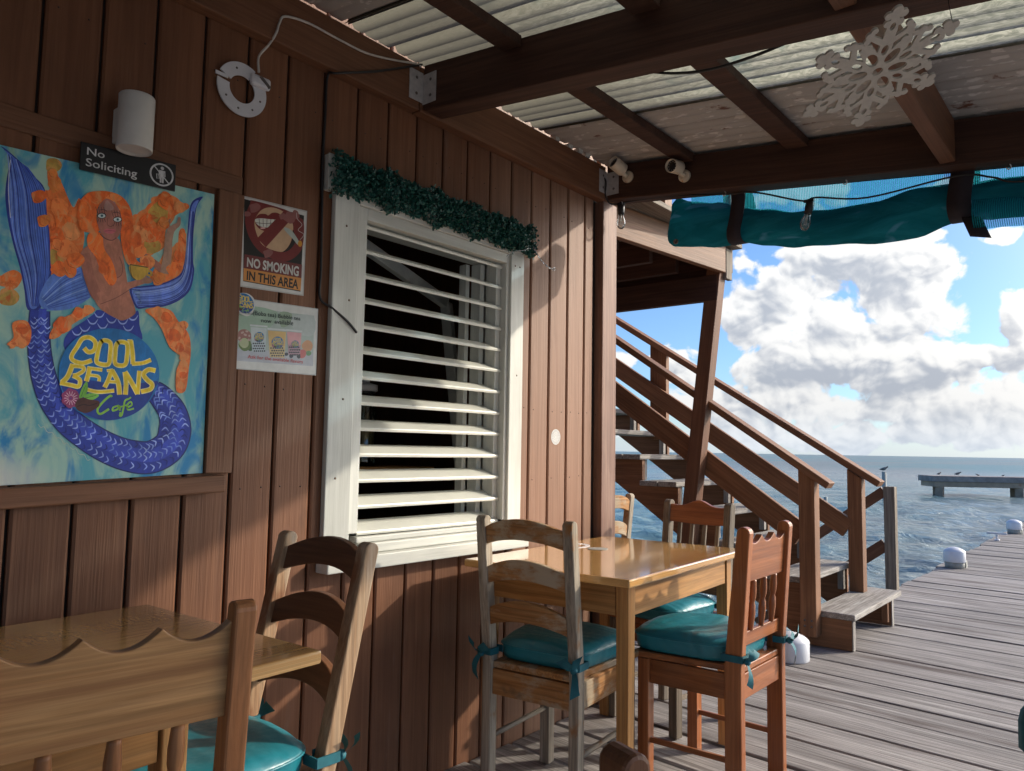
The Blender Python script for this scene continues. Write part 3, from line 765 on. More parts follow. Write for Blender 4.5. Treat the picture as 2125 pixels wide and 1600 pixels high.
for xa in (4.800, 5.700):
    MB().box(xa - .0035 if xa < 5 else xa - .001, xa + .045, Y1 + .012, Y1 + .0195, .004, Z1 - .038, 2).build('step_leg_edge', m_tread, st, .002)
def rail(name, x0, x1, ya, za, yb_, zb_, h):
    MB().beam(((x0 + x1) / 2, ya, za), ((x0 + x1) / 2, yb_, zb_), x1 - x0, h, (0, 0, 1)).build(name, m_stair, st, .005)
S = .668
rail('handrail', 4.690, 4.800, -.53, .965, 2.6, .965 + S * 3.13, .042)
rail('handrail', 5.600, 5.720, -.585, .955, 2.7, .955 + .632 * 3.285, .045)
rail('guard_board', 4.760, 4.799, -.345, .655, 2.5, .655 + .688 * 2.845, .145)
rail('guard_board', 5.615, 5.655, -.375, .640, 2.5, .640 + .652 * 2.875, .135)
def newel(x0, x1, y0, y1, z0, z1):
    mb = MB(); v = []
    for z, dz in ((z0, 0), (z1, 1)):
        for x, y in ((x0, y0), (x1, y0), (x1, y1), (x0, y1)): v.append((x, y, z + (S * (y - y0) if dz else 0)))
    mb.add(v, [(3, 2, 1, 0), (4, 5, 6, 7), (0, 1, 5, 4), (1, 2, 6, 5), (2, 3, 7, 6), (3, 0, 4, 7)], [(p[2], p[0], p[1]) for p in v])
    return mb.build('newel_post', m_stair, st, .004)
nw = newel(4.705, 4.797, -.448, -.352, .070, .995)
for y in (-.42, -.38):
    for z in (.13, .165): MB().lathe([(.007, 0), (.006, .004), (0, .005)], (4.705, y, z), (-1, 0, 0), 8).build('bolt', m_screw, nw)
newel(5.620, 5.712, -.470, -.375, .214, .990)
newel(5.660, 5.715, 1.05, 1.20, 1.25, 1.99)
# landing above
ld = thing('upper_landing', 'timber landing of brown joists above the stairs, braced by a leaning post', 'landing', (4.0, .6, 0), world=True)
mb = MB(); mb.beam((3.14, .285, 2.425), (4.69, .115, 2.425), .045, .185, (0, 0, 1)); mb.build('fascia_beam', m_stair, ld, .004)
mb = MB(); mb.box(4.655, 4.705, .142, 3.2, 2.152, 2.324, 1); mb.build('cross_beam', m_beam, ld, .004)
for x in (3.35, 3.75, 4.15, 4.50): MB().box(x, x + .045, .36, 3.2, 2.335, 2.50, 1).build('landing_joist', m_beam, ld, .003)
mb = MB()
yy = .05
while yy < 3.2: mb.box(3.14, 4.86, yy, yy + .135, 2.522, 2.552, 0); yy += .142
mb.build('landing_boards', m_post, ld, .003)
mb = MB(); mb.beam((4.705, .440, .004), (4.705, .148, 2.514), .095, .095, (0, -1, 0)); mb.build('leaning_post', m_trimbrown, ld, .004)
mb = MB(); mb.box(4.712, 4.80, .098, .130, 2.30, 2.505, 2); mb.box(4.80, 4.84, .11, .16, 2.36, 3.4, 2); mb.build('landing_end_block', m_post, ld, .003)
mb = MB()
for x in (3.3, 4.0): mb.box(x, x + .09, .17, .26, 2.556, 3.5, 2)
mb.box(3.14, 4.86, .17, .26, 3.504, 3.54, 0); mb.build('landing_railing', m_stair, ld, .003)

MB().box(4.762, 4.800, .165, 3.2, 2.326, 2.518, 1).build('rim_board', m_beam, ld, .003)
# ---- railing of the ladder steps going down to the water
rl = thing('step_railing', 'weathered grey post with two slanting rails at the jetty edge past the stairs', 'railing', (7.3, -.25, 0), world=True)
MB().box(7.255, 7.345, -.30, -.21, -1.6, .880, 2).build('rail_post', m_post, rl, .004)
mb = MB(); mb.beam((7.30, -.208, .84), (7.30, .95, .84 - .74 * 1.158), .04, .085); mb.build('top_rail', m_trimbrown, rl, .003)
mb = MB(); mb.beam((7.30, -.208, .375), (7.30, .95, .375 - .74 * 1.158), .04, .105); mb.build('lower_rail', m_trimbrown, rl, .003)

# ------------------------------------------------------------------ pile caps, cleat, far pier, poles
def bollard(x, y, lab, collar):
    b = thing('pile_cap', lab, 'bollard', (x, y, 0), group='white pile caps along the jetty edge')
    z = .062 if collar else 0.0
    if collar:
        c = MB(); c.lathe([(.092, .001), (.092, .058), (.088, .0615)], (0, 0, 0), n=24); c.box(.03, .10, -.10, -.05, .002, .075, 2); c.build('pile_top', m_pile, b)
    c = MB(); c.lathe([(.100, z), (.103, z + .006), (.103, z + .105), (.099, z + .113), (.082, z + .128), (.050, z + .143), (.018, z + .152), (0, z + .154)], (0, 0, 0), n=40); c.build('cap', m_cap, b)
    return b
bollard(4.40, -.40, 'white domed pile cap on the deck right behind the orange wave backed chair', False)
bollard(9.16, -.42, 'white domed pile cap on a grey collar by the water edge, middle of the row', True)
bollard(13.95, -.42, 'white domed pile cap farthest along the jetty at the photo edge', True)
cl = MB(); cl.box(12.50, 12.60, -.40, -.34, .004, .02); cl.lathe([(.018, .02), (.013, .05), (.02, .085)], (12.55, -.37, 0), n=10)
cl.beam((12.55, -.49, .10), (12.55, -.25, .10), .03, .025)
o = cl.build('mooring_cleat', m_plasticw, bevel=.006, origin=(12.55, -.37, 0)); tag(o, 'small pale mooring cleat on the jetty edge between two white pile caps', 'cleat')

# far pier: left end and direction from where its piles meet the water
def sea_pt(u, v, z=SEA):
    d = ray(u, v); t = (z - CAM.z) / d.z; return CAM + d * t
A = sea_pt(1936, 1028); dirx = Vector((RT.x, RT.y, 0)).normalized(); dirx = (dirx + Vector((-FW.x, -FW.y, 0)).normalized() * .07).normalized()
pn = Vector((-dirx.y, dirx.x, 0))
PT = .205
pier = thing('far_pier', 'low weathered concrete pier standing on stubby piles out on the sea', 'pier', (A.x, A.y, SEA), world=True)
mb = MB(); mb.beam(A + Vector((0, 0, PT - SEA - .14)) + pn * .75, A + dirx * 16 + Vector((0, 0, PT - SEA - .14)) + pn * .75, 1.6, .28); mb.build('pier_planks', m_pierwood, pier, .01)
mb = MB(); mb.beam(A + Vector((0, 0, PT - SEA - .41)) + pn * .75 + dirx * .12, A + dirx * 16 + Vector((0, 0, PT - SEA - .41)) + pn * .75, 1.5, .25); mb.build('pier_beam', m_concrete, pier, .01)
for k in (0.35, 4.1, 7.9, 11.6):
    for s in (.18, 1.3):
        p = A + dirx * (k + s * .35) + pn * s
        MB().box(p.x - .17, p.x + .17, p.y - .17, p.y + .17, SEA - 1.0, PT - .535, 2).build('pier_pile', m_concrete, pier, .02)
def bird(p, yaw, sc_, lab, lift=0):
    mb = MB()
    prof = [(-.17, .008, .05), (-.11, .030, .055), (-.05, .055, .065), (.01, .064, .075), (.06, .055, .09), (.09, .036, .115), (.115, .040, .140), (.14, .030, .150), (.155, .010, .148), (.19, .003, .143)]
    mb.loft([[(x, math.cos(a) * r * .85, z + math.sin(a) * r + .04) for a in np.linspace(0, 6.283, 12, endpoint=False)] for x, r, z in prof])
    for s in (-1, 1): mb.beam((.0, s * .02, .0), (.0, s * .02, .07), .008, .008)
    c, s_ = math.cos(yaw), math.sin(yaw)
    mb.v = [((x * c - y * s_) * sc_ + p[0], (x * s_ + y * c) * sc_ + p[1], z * sc_ + p[2]) for x, y, z in mb.v]
    o = mb.build('seabird', m_bird, origin=tuple(p)); tag(o, lab, 'bird', 'birds resting over the water'); return o
def on_pier(t, s=.5): q = A + dirx * t + pn * s; return (q.x, q.y, PT + .003)
ya = math.atan2(dirx.y, dirx.x)
bird(on_pier(.55), ya + .4, .85, 'dark seabird sitting closest to the end of the far pier'); bird(on_pier(1.45), ya - .2, 1.0, 'dark seabird standing second from the end of the far pier')
bird(on_pier(2.4), ya + 2.9, .6, 'small hunched seabird third from the end of the far pier'); bird(on_pier(3.6), ya, .5, 'tiny seabird lying flat on the far pier, farthest from its end')
q = on_pier(12.1 * .62)
fl = MB(); fl.lathe([(.0, -.16), (.10, -.13), (.16, -.04), (.16, .04), (.10, .13), (0, .16)], (q[0], q[1], q[2] + .16), n=16)
o = fl.build('mooring_buoy', m_pile, origin=q); tag(o, 'round grey buoy lying on the far pier', 'buoy')
ph = MB(); P1 = sea_pt(1836, 1042); ph.lathe([(.09, -1.0), (.085, .9)], (P1.x, P1.y, SEA), n=12); 
top = P1 + Vector((0, 0, 0))
dpole = (P1 - CAM).length
ztop = CAM.z + (952 - 982) / 1580 * dpole
ph = MB(); ph.lathe([(.10, -1.0), (.085, ztop - SEA)], (P1.x, P1.y, SEA), n=12)
o = ph.build('mooring_pole', m_pile, origin=(P1.x, P1.y, SEA)); tag(o, 'pale mooring pole in the sea with a bird perched on top', 'pole')
bird((P1.x, P1.y, ztop + .002), ya, .62 * dpole / 20, 'dark seabird perched on top of the pale mooring pole')
P2 = sea_pt(1714, 1080); d2 = (P2 - CAM).length; z2 = CAM.z + (946 - 1026) / 1580 * d2
ph = MB(); ph.lathe([(.055, -1.0), (.05, z2 - SEA)], (P2.x, P2.y, SEA), n=12); o = ph.build('mooring_pole', m_pile, origin=(P2.x, P2.y, SEA)); tag(o, 'short pale pole in the water seen between the two newel posts', 'pole')

# ------------------------------------------------------------------ flat artwork on the wall
class Art:
    """flat painted shapes on a wall plane, each layer a hair in front of the one below"""
    def __init__(s, y0, step=.000006, mp=None): s.y = y0; s.step = .000006; s.mb = MB(); s.mp = mp; s.mapper = None
    def pt(s, p):
        q = s.mp(p) if s.mp else p
        return s.mapper(q) if s.mapper else wall_pt(q[0], q[1], -.012)
    def raw(s, P, col, up=True):
        s.y -= s.step
        v = [(x, s.y, z) for x, z in P]; s.mb.add(v, [list(range(len(v)))], [(0, 0, 0)] * len(v), .5, col=col)
    def poly(s, pts, col, smooth=0, up=True):
        if smooth: pts = smoothline(pts, smooth, True)
        s.raw([s.pt(p) for p in pts], col, up)
    def blob(s, c, r, col, ry=None, wob=.10, up=True, n=20):
        ph = random.random() * 6
        s.poly([(c[0] + r * math.cos(a) * (1 + wob * math.sin(3 * a + ph)), c[1] + (ry or r) * math.sin(a) * (1 + wob * math.sin(2 * a + ph))) for a in np.linspace(0, 6.283, n, endpoint=False)], col, up=up)
    def ring(s, c, r0, r1, col, rx=1.0, n=40):
        s.y -= s.step; v = []
        for a in np.linspace(0, 6.2832, n, endpoint=False):
            for r in (r0, r1):
                x, z = s.pt((c[0] + r * rx * math.cos(a), c[1] + r * math.sin(a))); v.append((x, s.y, z))
        s.mb.add(v, [(2 * i, 2 * i + 1, (2 * i + 3) % (2 * n), (2 * i + 2) % (2 * n)) for i in range(n)], [(0, 0, 0)] * len(v), .5, col=col)
    def stroke(s, pts, w, col, smooth=5, up=True, closed=False):
        if smooth: pts = smoothline(pts, smooth, closed)
        if closed: pts = list(pts) + [pts[0], pts[1]]
        s.y -= s.step
        k = len(pts); v = []
        for i, p in enumerate(pts):
            a = pts[max(i - 1, 0)]; b = pts[min(i + 1, k - 1)]; dx, dy = b[0] - a[0], b[1] - a[1]; L = math.hypot(dx, dy) or 1
            ww = w(i / (k - 1)) if callable(w) else w
            for sg in (1, -1):
                x, z = s.pt((p[0] - dy / L * ww / 2 * sg, p[1] + dx / L * ww / 2 * sg)); v.append((x, s.y, z))
        s.mb.add(v, [(2 * i, 2 * i + 1, 2 * i + 3, 2 * i + 2) for i in range(k - 1)], [(0, 0, 0)] * len(v), .5, col=col)
    def text(s, txt, corners, col, bold=.0, shear=0, up=True, spacing=1.0):
        """corners: the text's own box, tl tr br bl, in the same pixels as the shapes"""
        s.y -= s.step
        cu = bpy.data.curves.new('lettering', 'FONT'); cu.body = txt; cu.offset = bold; cu.shear = shear; cu.resolution_u = 3; cu.space_character = spacing
        to = bpy.data.objects.new('lettering', cu); COL.objects.link(to); bpy.context.view_layer.update()
        me = to.to_mesh(); vs = [(q.co.x, q.co.y) for q in me.vertices]; fs = [tuple(p.vertices) for p in me.polygons]
        x0 = min(q[0] for q in vs); x1 = max(q[0] for q in vs); z0 = min(q[1] for q in vs); z1 = max(q[1] for q in vs)
        C = [s.pt(c) for c in corners]; out = []
        for x, z in vs:
            a = (x - x0) / (x1 - x0); b = (z - z0) / (z1 - z0)
            tp = [C[0][i] * (1 - a) + C[1][i] * a for i in (0, 1)]; bt = [C[3][i] * (1 - a) + C[2][i] * a for i in (0, 1)]
            out.append((bt[0] * (1 - b) + tp[0] * b, s.y, bt[1] * (1 - b) + tp[1] * b))
        s.mb.add(out, fs, [(0, 0, 0)] * len(out), .5, col=col)
        to.to_mesh_clear(); bpy.data.objects.remove(to); bpy.data.curves.remove(cu)
    def build(s, name, mat, parent): return s.mb.build(name, mat, parent)

ZA = lambda p: (p[0] * .21877, 290 + p[1] * .21877)      # survey sheet of the painting's upper half
ZB = lambda p: (p[0] * .23124, 640 + p[1] * .23124)      # and of its lower half
def emblem(a, letters=True, flower=True):
    """round cafe emblem, drawn on the lower sheet's grid"""
    Yl = (.66, .47, .02); Ye = (.72, .60, .22)
    a.blob((970, 592), 452, (.006, .13, .36), 418, .012, n=48)
    a.poly([(545, 680), (760, 640), (1100, 690), (1400, 650), (1385, 720), (1320, 840), (1200, 945), (1000, 1002), (820, 975), (670, 880)], (.010, .035, .22), 4)
    L = [([(752, 355), (790, 392), (842, 375), (852, 305), (800, 262), (735, 275), (690, 345), (640, 425), (655, 468), (735, 492), (822, 466)], 42, False),
         ([(905, 300), (985, 308), (985, 420), (965, 503), (872, 490), (868, 430)], 42, True), ([(1050, 312), (1135, 318), (1138, 430), (1115, 508), (1035, 500), (1030, 420)], 42, True),
         ([(1140, 290), (1185, 292)], 20, False), ([(1170, 290), (1185, 400), (1190, 500)], 44, False), ([(1180, 498), (1280, 490), (1352, 462)], 36, False),
         ([(650, 500), (605, 610), (552, 665)], 48, False), ([(630, 515), (735, 525), (745, 560), (690, 595), (650, 603)], 36, False), ([(650, 603), (712, 640), (702, 700), (640, 690), (535, 668)], 40, False),
         ([(800, 535), (790, 590), (772, 655)], 46, False), ([(780, 535), (915, 553)], 32, False), ([(790, 598), (880, 612), (884, 655)], 28, False), ([(775, 728), (880, 750), (1022, 738)], 34, False),
         ([(935, 710), (970, 640), (1000, 555)], 42, False), ([(1000, 555), (1055, 660), (1070, 775)], 46, False), ([(955, 655), (1055, 662)], 28, False), ([(955, 560), (1010, 552)], 22, False),
         ([(1122, 775), (1128, 670), (1118, 570)], 44, False), ([(1118, 570), (1180, 670), (1232, 768)], 46, False), ([(1232, 772), (1240, 660), (1248, 560)], 40, False),
         ([(1392, 560), (1330, 550), (1285, 590), (1315, 640), (1360, 680), (1345, 725), (1262, 748)], 44, False)]
    if letters:
        for pts, wd, cl in L: a.stroke(pts, wd * .84 + 8, Ye, 5 if len(pts) > 2 else 1, closed=cl, up=False)
        a.y -= a.step
        for pts, wd, cl in L: a.stroke(pts, wd * .84 - 7, Yl, 5 if len(pts) > 2 else 1, closed=cl, up=False)
    Gc = (.22, .46, .05)
    for pts, wd in (([(1000, 795), (985, 785), (925, 835), (872, 905), (895, 948), (975, 902)], 20), ([(1065, 872), (1015, 888), (1008, 918), (1050, 905), (1068, 875), (1072, 918)], 16),
                    ([(1150, 812), (1118, 830), (1105, 890), (1090, 955), (1072, 965), (1078, 930)], 16), ([(1075, 885), (1150, 862)], 12), ([(1130, 892), (1178, 868), (1168, 838), (1136, 870), (1146, 910), (1198, 898)], 15), ([(1148, 815), (1172, 798)], 12)):
        a.stroke(pts, wd, Gc, 5, up=False)
    a.y -= a.step
    if flower:
        for q in range(7): a.blob((632 + 45 * math.cos(q * .9), 806 + 48 * math.sin(q * .9)), 42, (.24, .035, .12), up=False, n=10); a.y -= a.step * .3
        for q in range(14): a.stroke([(632 + 22 * math.cos(q * .45), 806 + 22 * math.sin(q * .45)), (632 + 62 * math.cos(q * .45), 806 + 62 * math.sin(q * .45))], 5, (.62, .40, .46), 1, up=False)
        a.poly([(720, 745), (745, 690), (775, 655), (785, 700), (775, 760), (735, 800), (705, 800)], (.14, .36, .045), 3)
        a.poly([(745, 790), (800, 762), (885, 775), (850, 812), (790, 825)], (.17, .42, .06), 3)
        a.stroke([(725, 790), (765, 690)], 5, (.05, .16, .02), 1); a.stroke([(760, 805), (860, 780)], 5, (.05, .16, .02), 1)
        a.poly([(670, 870), (690, 825), (740, 800), (800, 818), (880, 830), (885, 875), (830, 915), (770, 938), (700, 918)], (.065, .018, .013), 4)
        a.stroke([(690, 880), (750, 862), (800, 872), (870, 850)], 8, (.02, .006, .006), 4)

# ---- mermaid painting
pa = thing('painting', 'large mermaid painting with orange hair and a blue tail on the plank wall', 'painting', (.80, -.01, 1.05), world=True)
QC = [(.500, 1.814), (1.060, 1.843), (1.0665, 1.072), (.500, 1.046)]
mb = MB(); v = [(x, y, z) for y in (-.0035, -.0115) for x, z in QC]
mb.add(v, [(0, 1, 2, 3), (7, 6, 5, 4), (0, 4, 5, 1), (1, 5, 6, 2), (2, 6, 7, 3), (3, 7, 4, 0)]); mb.build('canvas', m_canvas, pa)
OR = [(.62, .105, .012), (.70, .14, .018), (.60, .17, .03), (.66, .23, .07), (.74, .19, .04)]
rnd_ = random.Random(11)
a = Art(-.0117, mp=ZA)
# soft orange and ochre grounds behind the curls
for c, r in (((560, 850), 170), ((520, 620), 130), ((600, 1080), 150), ((1480, 760), 150), ((1400, 950), 140), ((1620, 1240), 140), ((1560, 640), 130), ((1690, 1050), 60)): a.blob(c, r * 1.08, (.63, .19, .05), wob=.20, n=40)
HM = (.66, .15, .028)
a.poly([(455, 250), (500, 240), (545, 330), (600, 440), (650, 560), (700, 640), (760, 560), (800, 900), (790, 1010), (765, 1160), (640, 1230), (500, 1290), (475, 1180), (480, 1000), (470, 860), (380, 840), (350, 740), (420, 660), (330, 610), (295, 530), (400, 480), (470, 470), (450, 360)], HM, 5)
a.poly([(1250, 740), (1340, 700), (1400, 620), (1460, 580), (1520, 510), (1600, 540), (1640, 620), (1760, 600), (1790, 650), (1640, 730), (1580, 800), (1560, 930), (1480, 1060), (1400, 1110), (1340, 1080), (1270, 1050)], HM, 5)
a.poly([(1700, 870), (1750, 850), (1765, 960), (1760, 1080), (1730, 1220), (1620, 1340), (1480, 1350), (1420, 1290), (1560, 1300), (1620, 1180), (1680, 1080)], HM, 5)
for c, r in (((505, 240), 75), ((80, 1490), 95), ((1510, 690), 95), ((1440, 1010), 80), ((525, 1115), 78)): a.blob(c, r, (.40, .24, .045), wob=.12)
for c, r in (((110, 1330), 95), ((40, 1340), 60)): a.blob(c, r, (.58, .13, .02), wob=.12)
a.build('hair_wash', m_hair, pa)
a2 = Art(a.y, mp=ZA)
BL = (.030, .070, .36); BLc = (.075, .145, .47); BLd = (.010, .022, .20)
a2.poly([(5, 62), (60, 90), (200, 215), (330, 350), (425, 470), (445, 700), (470, 900), (478, 1150), (482, 1290), (400, 1480), (380, 1610), (262, 1610), (232, 1430), (190, 1220), (128, 1000), (75, 760), (50, 520), (72, 320), (98, 195), (45, 100)], BLd, 4)
a2.poly([(45, 98), (200, 230), (415, 470), (435, 700), (458, 900), (462, 1150), (465, 1290), (390, 1470), (350, 1590), (285, 1590), (250, 1430), (208, 1220), (148, 1000), (98, 760), (78, 520), (98, 320), (112, 195)], BLc, 4)
for q in range(15):
    t = q / 14; a2.stroke([(70 + 190 * t, 130 + 130 * t), (105 + 290 * t, 480), (130 + 320 * t, 900), (245 + 215 * t, 1280), (300 + 60 * t, 1580)], lambda s, w=5 + 7 * rnd_.random(): w, rnd_.choice([BL, BLd, BL, (.16, .24, .55)]), 5, up=False)
    a2.y -= a2.step * .2
a2.stroke([(100, 190), (85, 330), (82, 520), (100, 740)], 8, (.42, .45, .52))
a2.poly([(470, 1300), (600, 1240), (745, 1205), (795, 1260), (835, 1380), (865, 1480), (760, 1560), (640, 1610), (430, 1610), (370, 1500)], (.085, .17, .50), 4)
for q in range(11):
    t = q / 10; a2.stroke([(400 + 60 * t, 1500 + 100 * t), (580 + 60 * t, 1310 + 250 * t), (745 + 105 * t, 1215 + 280 * t)], 5 + 5 * rnd_.random(), rnd_.choice([BL, (.22, .32, .60), (.05, .10, .40)]), 5, up=False)
a2.y -= a2.step
a2.poly([(1230, 1410), (1330, 1390), (1500, 1370), (1620, 1330), (1720, 1260), (1760, 1100), (1780, 850), (1800, 650), (1840, 570), (1925, 540), (1872, 620), (1848, 750), (1832, 950), (1832, 1150), (1842, 1250), (1805, 1420), (1705, 1520), (1555, 1582), (1400, 1592), (1290, 1592)], BLd, 4)
a2.poly([(1250, 1420), (1330, 1405), (1500, 1385), (1625, 1345), (1735, 1270), (1775, 1100), (1795, 850), (1812, 660), (1845, 590), (1885, 575), (1860, 640), (1836, 750), (1820, 950), (1820, 1150), (1826, 1250), (1790, 1405), (1695, 1500), (1550, 1562), (1400, 1575), (1300, 1575)], (.10, .17, .52), 4)
for q in range(11):
    t = q / 10; a2.stroke([(1265 + 40 * t, 1420 + 150 * t), (1500, 1395 + 170 * t), (1660 + 60 * t, 1350 + 130 * t), (1745 + 70 * t, 1240 + 30 * t), (1782 + 40 * t, 950), (1812 + 25 * t, 680)], 4 + 5 * rnd_.random(), rnd_.choice([BL, BLd, (.24, .33, .62), (.16, .24, .56)]), 5, up=False)
a2.y -= a2.step
for q in range(9): a2.stroke([(1245 + 12 * q, 1420 + 15 * q), (1330, 1425 + 16 * q)], 7, rnd_.choice([(.02, .05, .16), (.12, .20, .30)]), 1, up=False)
a2.y -= a2.step
a2.mp = ZB
path = [(358, 20), (352, 130), (350, 300), (365, 470), (400, 640), (470, 820), (600, 1000), (760, 1130), (950, 1245), (1150, 1320), (1350, 1335), (1515, 1240), (1570, 1090), (1545, 930), (1450, 800), (1370, 730)]
def tw(s): return 165 + 110 * min(1, s * 1.6) - 110 * max(0, (s - .8) / .2)
a2.stroke(path, lambda s: tw(s) + 24, (.006, .014, .10), 8)
a2.stroke(path, tw, (.014, .030, .27), 8)
a2.stroke([(p[0] + 26, p[1] - 18) for p in path], lambda s: tw(s) * .42, (.030, .055, .40), 8)
a2.poly([(870, 15), (930, 25), (1060, 85), (1180, 60), (1240, 20), (1252, 150), (1262, 300), (1000, 330), (640, 380), (575, 350), (580, 270), (640, 190), (760, 110), (840, 50)], (.016, .034, .28), 4)
sp = smoothline(path, 8)
for i in range(6, len(sp) - 3, 2):
    px_, py_ = sp[i]; dx, dy = sp[i + 1][0] - sp[i - 1][0], sp[i + 1][1] - sp[i - 1][1]; L = math.hypot(dx, dy); dx /= L; dy /= L; w_ = tw(i / len(sp))
    for q in (-.33, 0.0, .33):
        q += rnd_.uniform(-.1, .1); cx_, cy_ = px_ - dy * w_ * q, py_ + dx * w_ * q; h = 36
        a2.stroke([(cx_ + dy * h * .9 - dx * 18, cy_ - dx * h * .9 - dy * 18), (cx_ + dx * 12, cy_ + dy * 12), (cx_ - dy * h * .9 - dx * 18, cy_ + dx * h * .9 - dy * 18)], lambda s: 2 + 11 * math.sin(math.pi * s), rnd_.choice([(.20, .27, .60), (.12, .19, .52), (.28, .36, .66), (.008, .015, .16)]), 5, up=False)
a2.y -= a2.step
for c in ((890, 60), (1000, 110), (1100, 120), (1190, 85), (830, 120), (920, 160), (1150, 180), (760, 185), (690, 220), (1040, 60)):
    a2.stroke([(c[0] - 48, c[1] - 26), (c[0] - 20, c[1] + 14), (c[0] + 20, c[1] + 14), (c[0] + 48, c[1] - 26)], lambda s: 2 + 12 * math.sin(math.pi * s), (.26, .34, .64), 5, up=False)
a2.y -= a2.step
sig = [(340 + i * 26, 1040 + i * 18 + 16 * math.sin(i * 2.3)) for i in range(19)]
a2.stroke(sig, 4, (.42, .42, .34), 4)
a2.build('mermaid_tail', m_paint, pa)
a3 = Art(a2.y, mp=ZA)
SK = (.36, .135, .085); SKd = (.17, .055, .040); SKm = (.30, .105, .070)
a3.poly([(770, 1060), (835, 1000), (970, 930), (1120, 940), (1160, 1080), (1195, 1280), (1220, 1430), (1280, 1600), (1270, 1660), (1165, 1715), (1090, 1690), (1000, 1640), (930, 1580), (855, 1440), (795, 1280), (762, 1130)], SK, 4)
a3.stroke([(800, 1080), (840, 1280), (900, 1450), (950, 1500)], 100, SKm, 5)
a3.stroke([(935, 1500), (1060, 1440), (1200, 1390), (1380, 1335)], lambda s: 100 - 52 * s, SK, 5)
a3.stroke([(950, 1560), (1100, 1500), (1230, 1420)], 7, SKd, 4)
a3.blob((1390, 1335), 52, (.34, .16, .10), 34, .12); a3.stroke([(1370, 1330), (1385, 1290)], 16, (.34, .16, .10), 1)
a3.stroke([(1335, 1080), (1450, 1160), (1555, 1255)], lambda s: 50 + 22 * s, SKm, 4)
a3.stroke([(1560, 1270), (1585, 1100), (1598, 950), (1618, 860)], lambda s: 86 - 20 * s, (.30, .17, .115), 4)
a3.stroke([(1605, 880), (1650, 830), (1690, 800), (1700, 735)], lambda s: 72 - 50 * s, (.31, .17, .12), 4); a3.stroke([(1605, 860), (1600, 800), (1612, 750)], lambda s: 34 - 22 * s, (.31, .17, .12), 4)
a3.stroke([(1130, 1110), (1160, 1200), (1150, 1280), (1110, 1310)], 7, SKd, 4)
a3.build('mermaid_body', m_paint, pa)
a4 = Art(a3.y, mp=ZA)
curls = [(365, 540, 72), (520, 425, 62), (500, 320, 48), (560, 640, 88), (410, 770, 62), (600, 790, 82), (665, 870, 92), (545, 900, 72), (545, 1000, 58), (640, 1050, 100), (700, 1150, 92), (560, 1225, 76), (660, 1220, 70),
         (1390, 770, 62), (1570, 580, 72), (1700, 640, 58), (1440, 900, 88), (1290, 900, 100), (1550, 790, 56), (1735, 915, 34), (1690, 1110, 52), (1640, 1230, 62), (1500, 1320, 62), (1390, 1170, 70), (1300, 1060, 80), (1230, 1000, 80)]
for x, y, r in curls: a4.blob((x, y), r, rnd_.choice(OR), r * rnd_.uniform(.85, 1.2), .14)
for x, y, r in curls[::2]: a4.stroke([(x - r * .8, y - r * .2), (x - r * .5, y + r * .5), (x + r * .1, y + r * .75)], 5, (.38, .06, .012), 4, up=False)
a4.y -= a4.step
a4.poly([(735, 700), (750, 600), (790, 540), (860, 495), (1000, 488), (1120, 520), (1200, 590), (1250, 700), (1265, 850), (1330, 900), (1335, 1000), (1270, 1040), (1300, 1150), (1380, 1180), (1250, 1200), (1190, 1150), (1150, 1000), (1140, 860), (1150, 760), (1090, 600), (1010, 560), (930, 640), (915, 760), (940, 860), (900, 880), (840, 880), (770, 860), (745, 780)], OR[0], 4)
a4.poly([(830, 905), (900, 870), (965, 905), (990, 1040), (1060, 1150), (1105, 1320), (1045, 1385), (960, 1260), (900, 1110), (830, 1010)], OR[1], 4)
a4.blob((985, 1215), 52, OR[0], 72); a4.blob((790, 660), 42, OR[1], 80); a4.blob((800, 800), 52, OR[1], 60); a4.blob((1080, 550), 75, OR[4], 36)
a4.mp = ZB
a4.poly([(440, 270), (470, 180), (560, 90), (690, 30), (790, -20), (850, 20), (700, 110), (600, 180), (520, 260)], HM, 4)
a4.poly([(1300, 20), (1400, -10), (1530, 20), (1600, 120), (1690, 230), (1710, 380), (1690, 560), (1660, 740), (1580, 740), (1580, 560), (1620, 440), (1520, 350), (1450, 190), (1380, 90)], HM, 4)
a4.poly([(110, 130), (230, 110), (280, 200), (250, 330), (120, 340), (60, 320), (120, 260)], HM, 4)
for x, y, r in ((560, 150, 84), (700, 45, 62), (790, 10, 55), (480, 250, 36), (195, 190, 74), (190, 300, 62), (110, 330, 40), (1480, 70, 78), (1400, 30, 58), (1565, 225, 86), (1600, 330, 74), (1645, 430, 52), (1640, 500, 44), (1632, 590, 56), (1620, 690, 42), (1630, 160, 60)):
    a4.blob((x, y), r * .85, (.68, .22, .06), wob=.18, up=False)
a4.y -= a4.step
for x, y, r in ((550, 150, 70), (700, 40, 45), (195, 180, 54), (1490, 80, 50), (1560, 240, 60), (1610, 350, 40), (1640, 600, 36)): a4.blob((x, y), r, OR[0], wob=.14)
a4.build('mermaid_hair', m_hair, pa)
a5 = Art(a4.y, mp=ZA)
a5.poly([(922, 700), (935, 640), (1000, 560), (1085, 600), (1140, 700), (1152, 800), (1135, 890), (1085, 952), (1010, 940), (950, 880), (922, 790)], (.32, .115, .085), 4)
a5.poly([(985, 660), (1010, 575), (1075, 640), (1060, 670)], (.33, .18, .155), 4)
a5.stroke([(945, 895), (1000, 940), (1060, 955), (1100, 930)], 7, (.07, .03, .03), 4)
a5.stroke([(1020, 740), (1015, 800), (1045, 825), (1070, 810)], 7, SKd, 4)
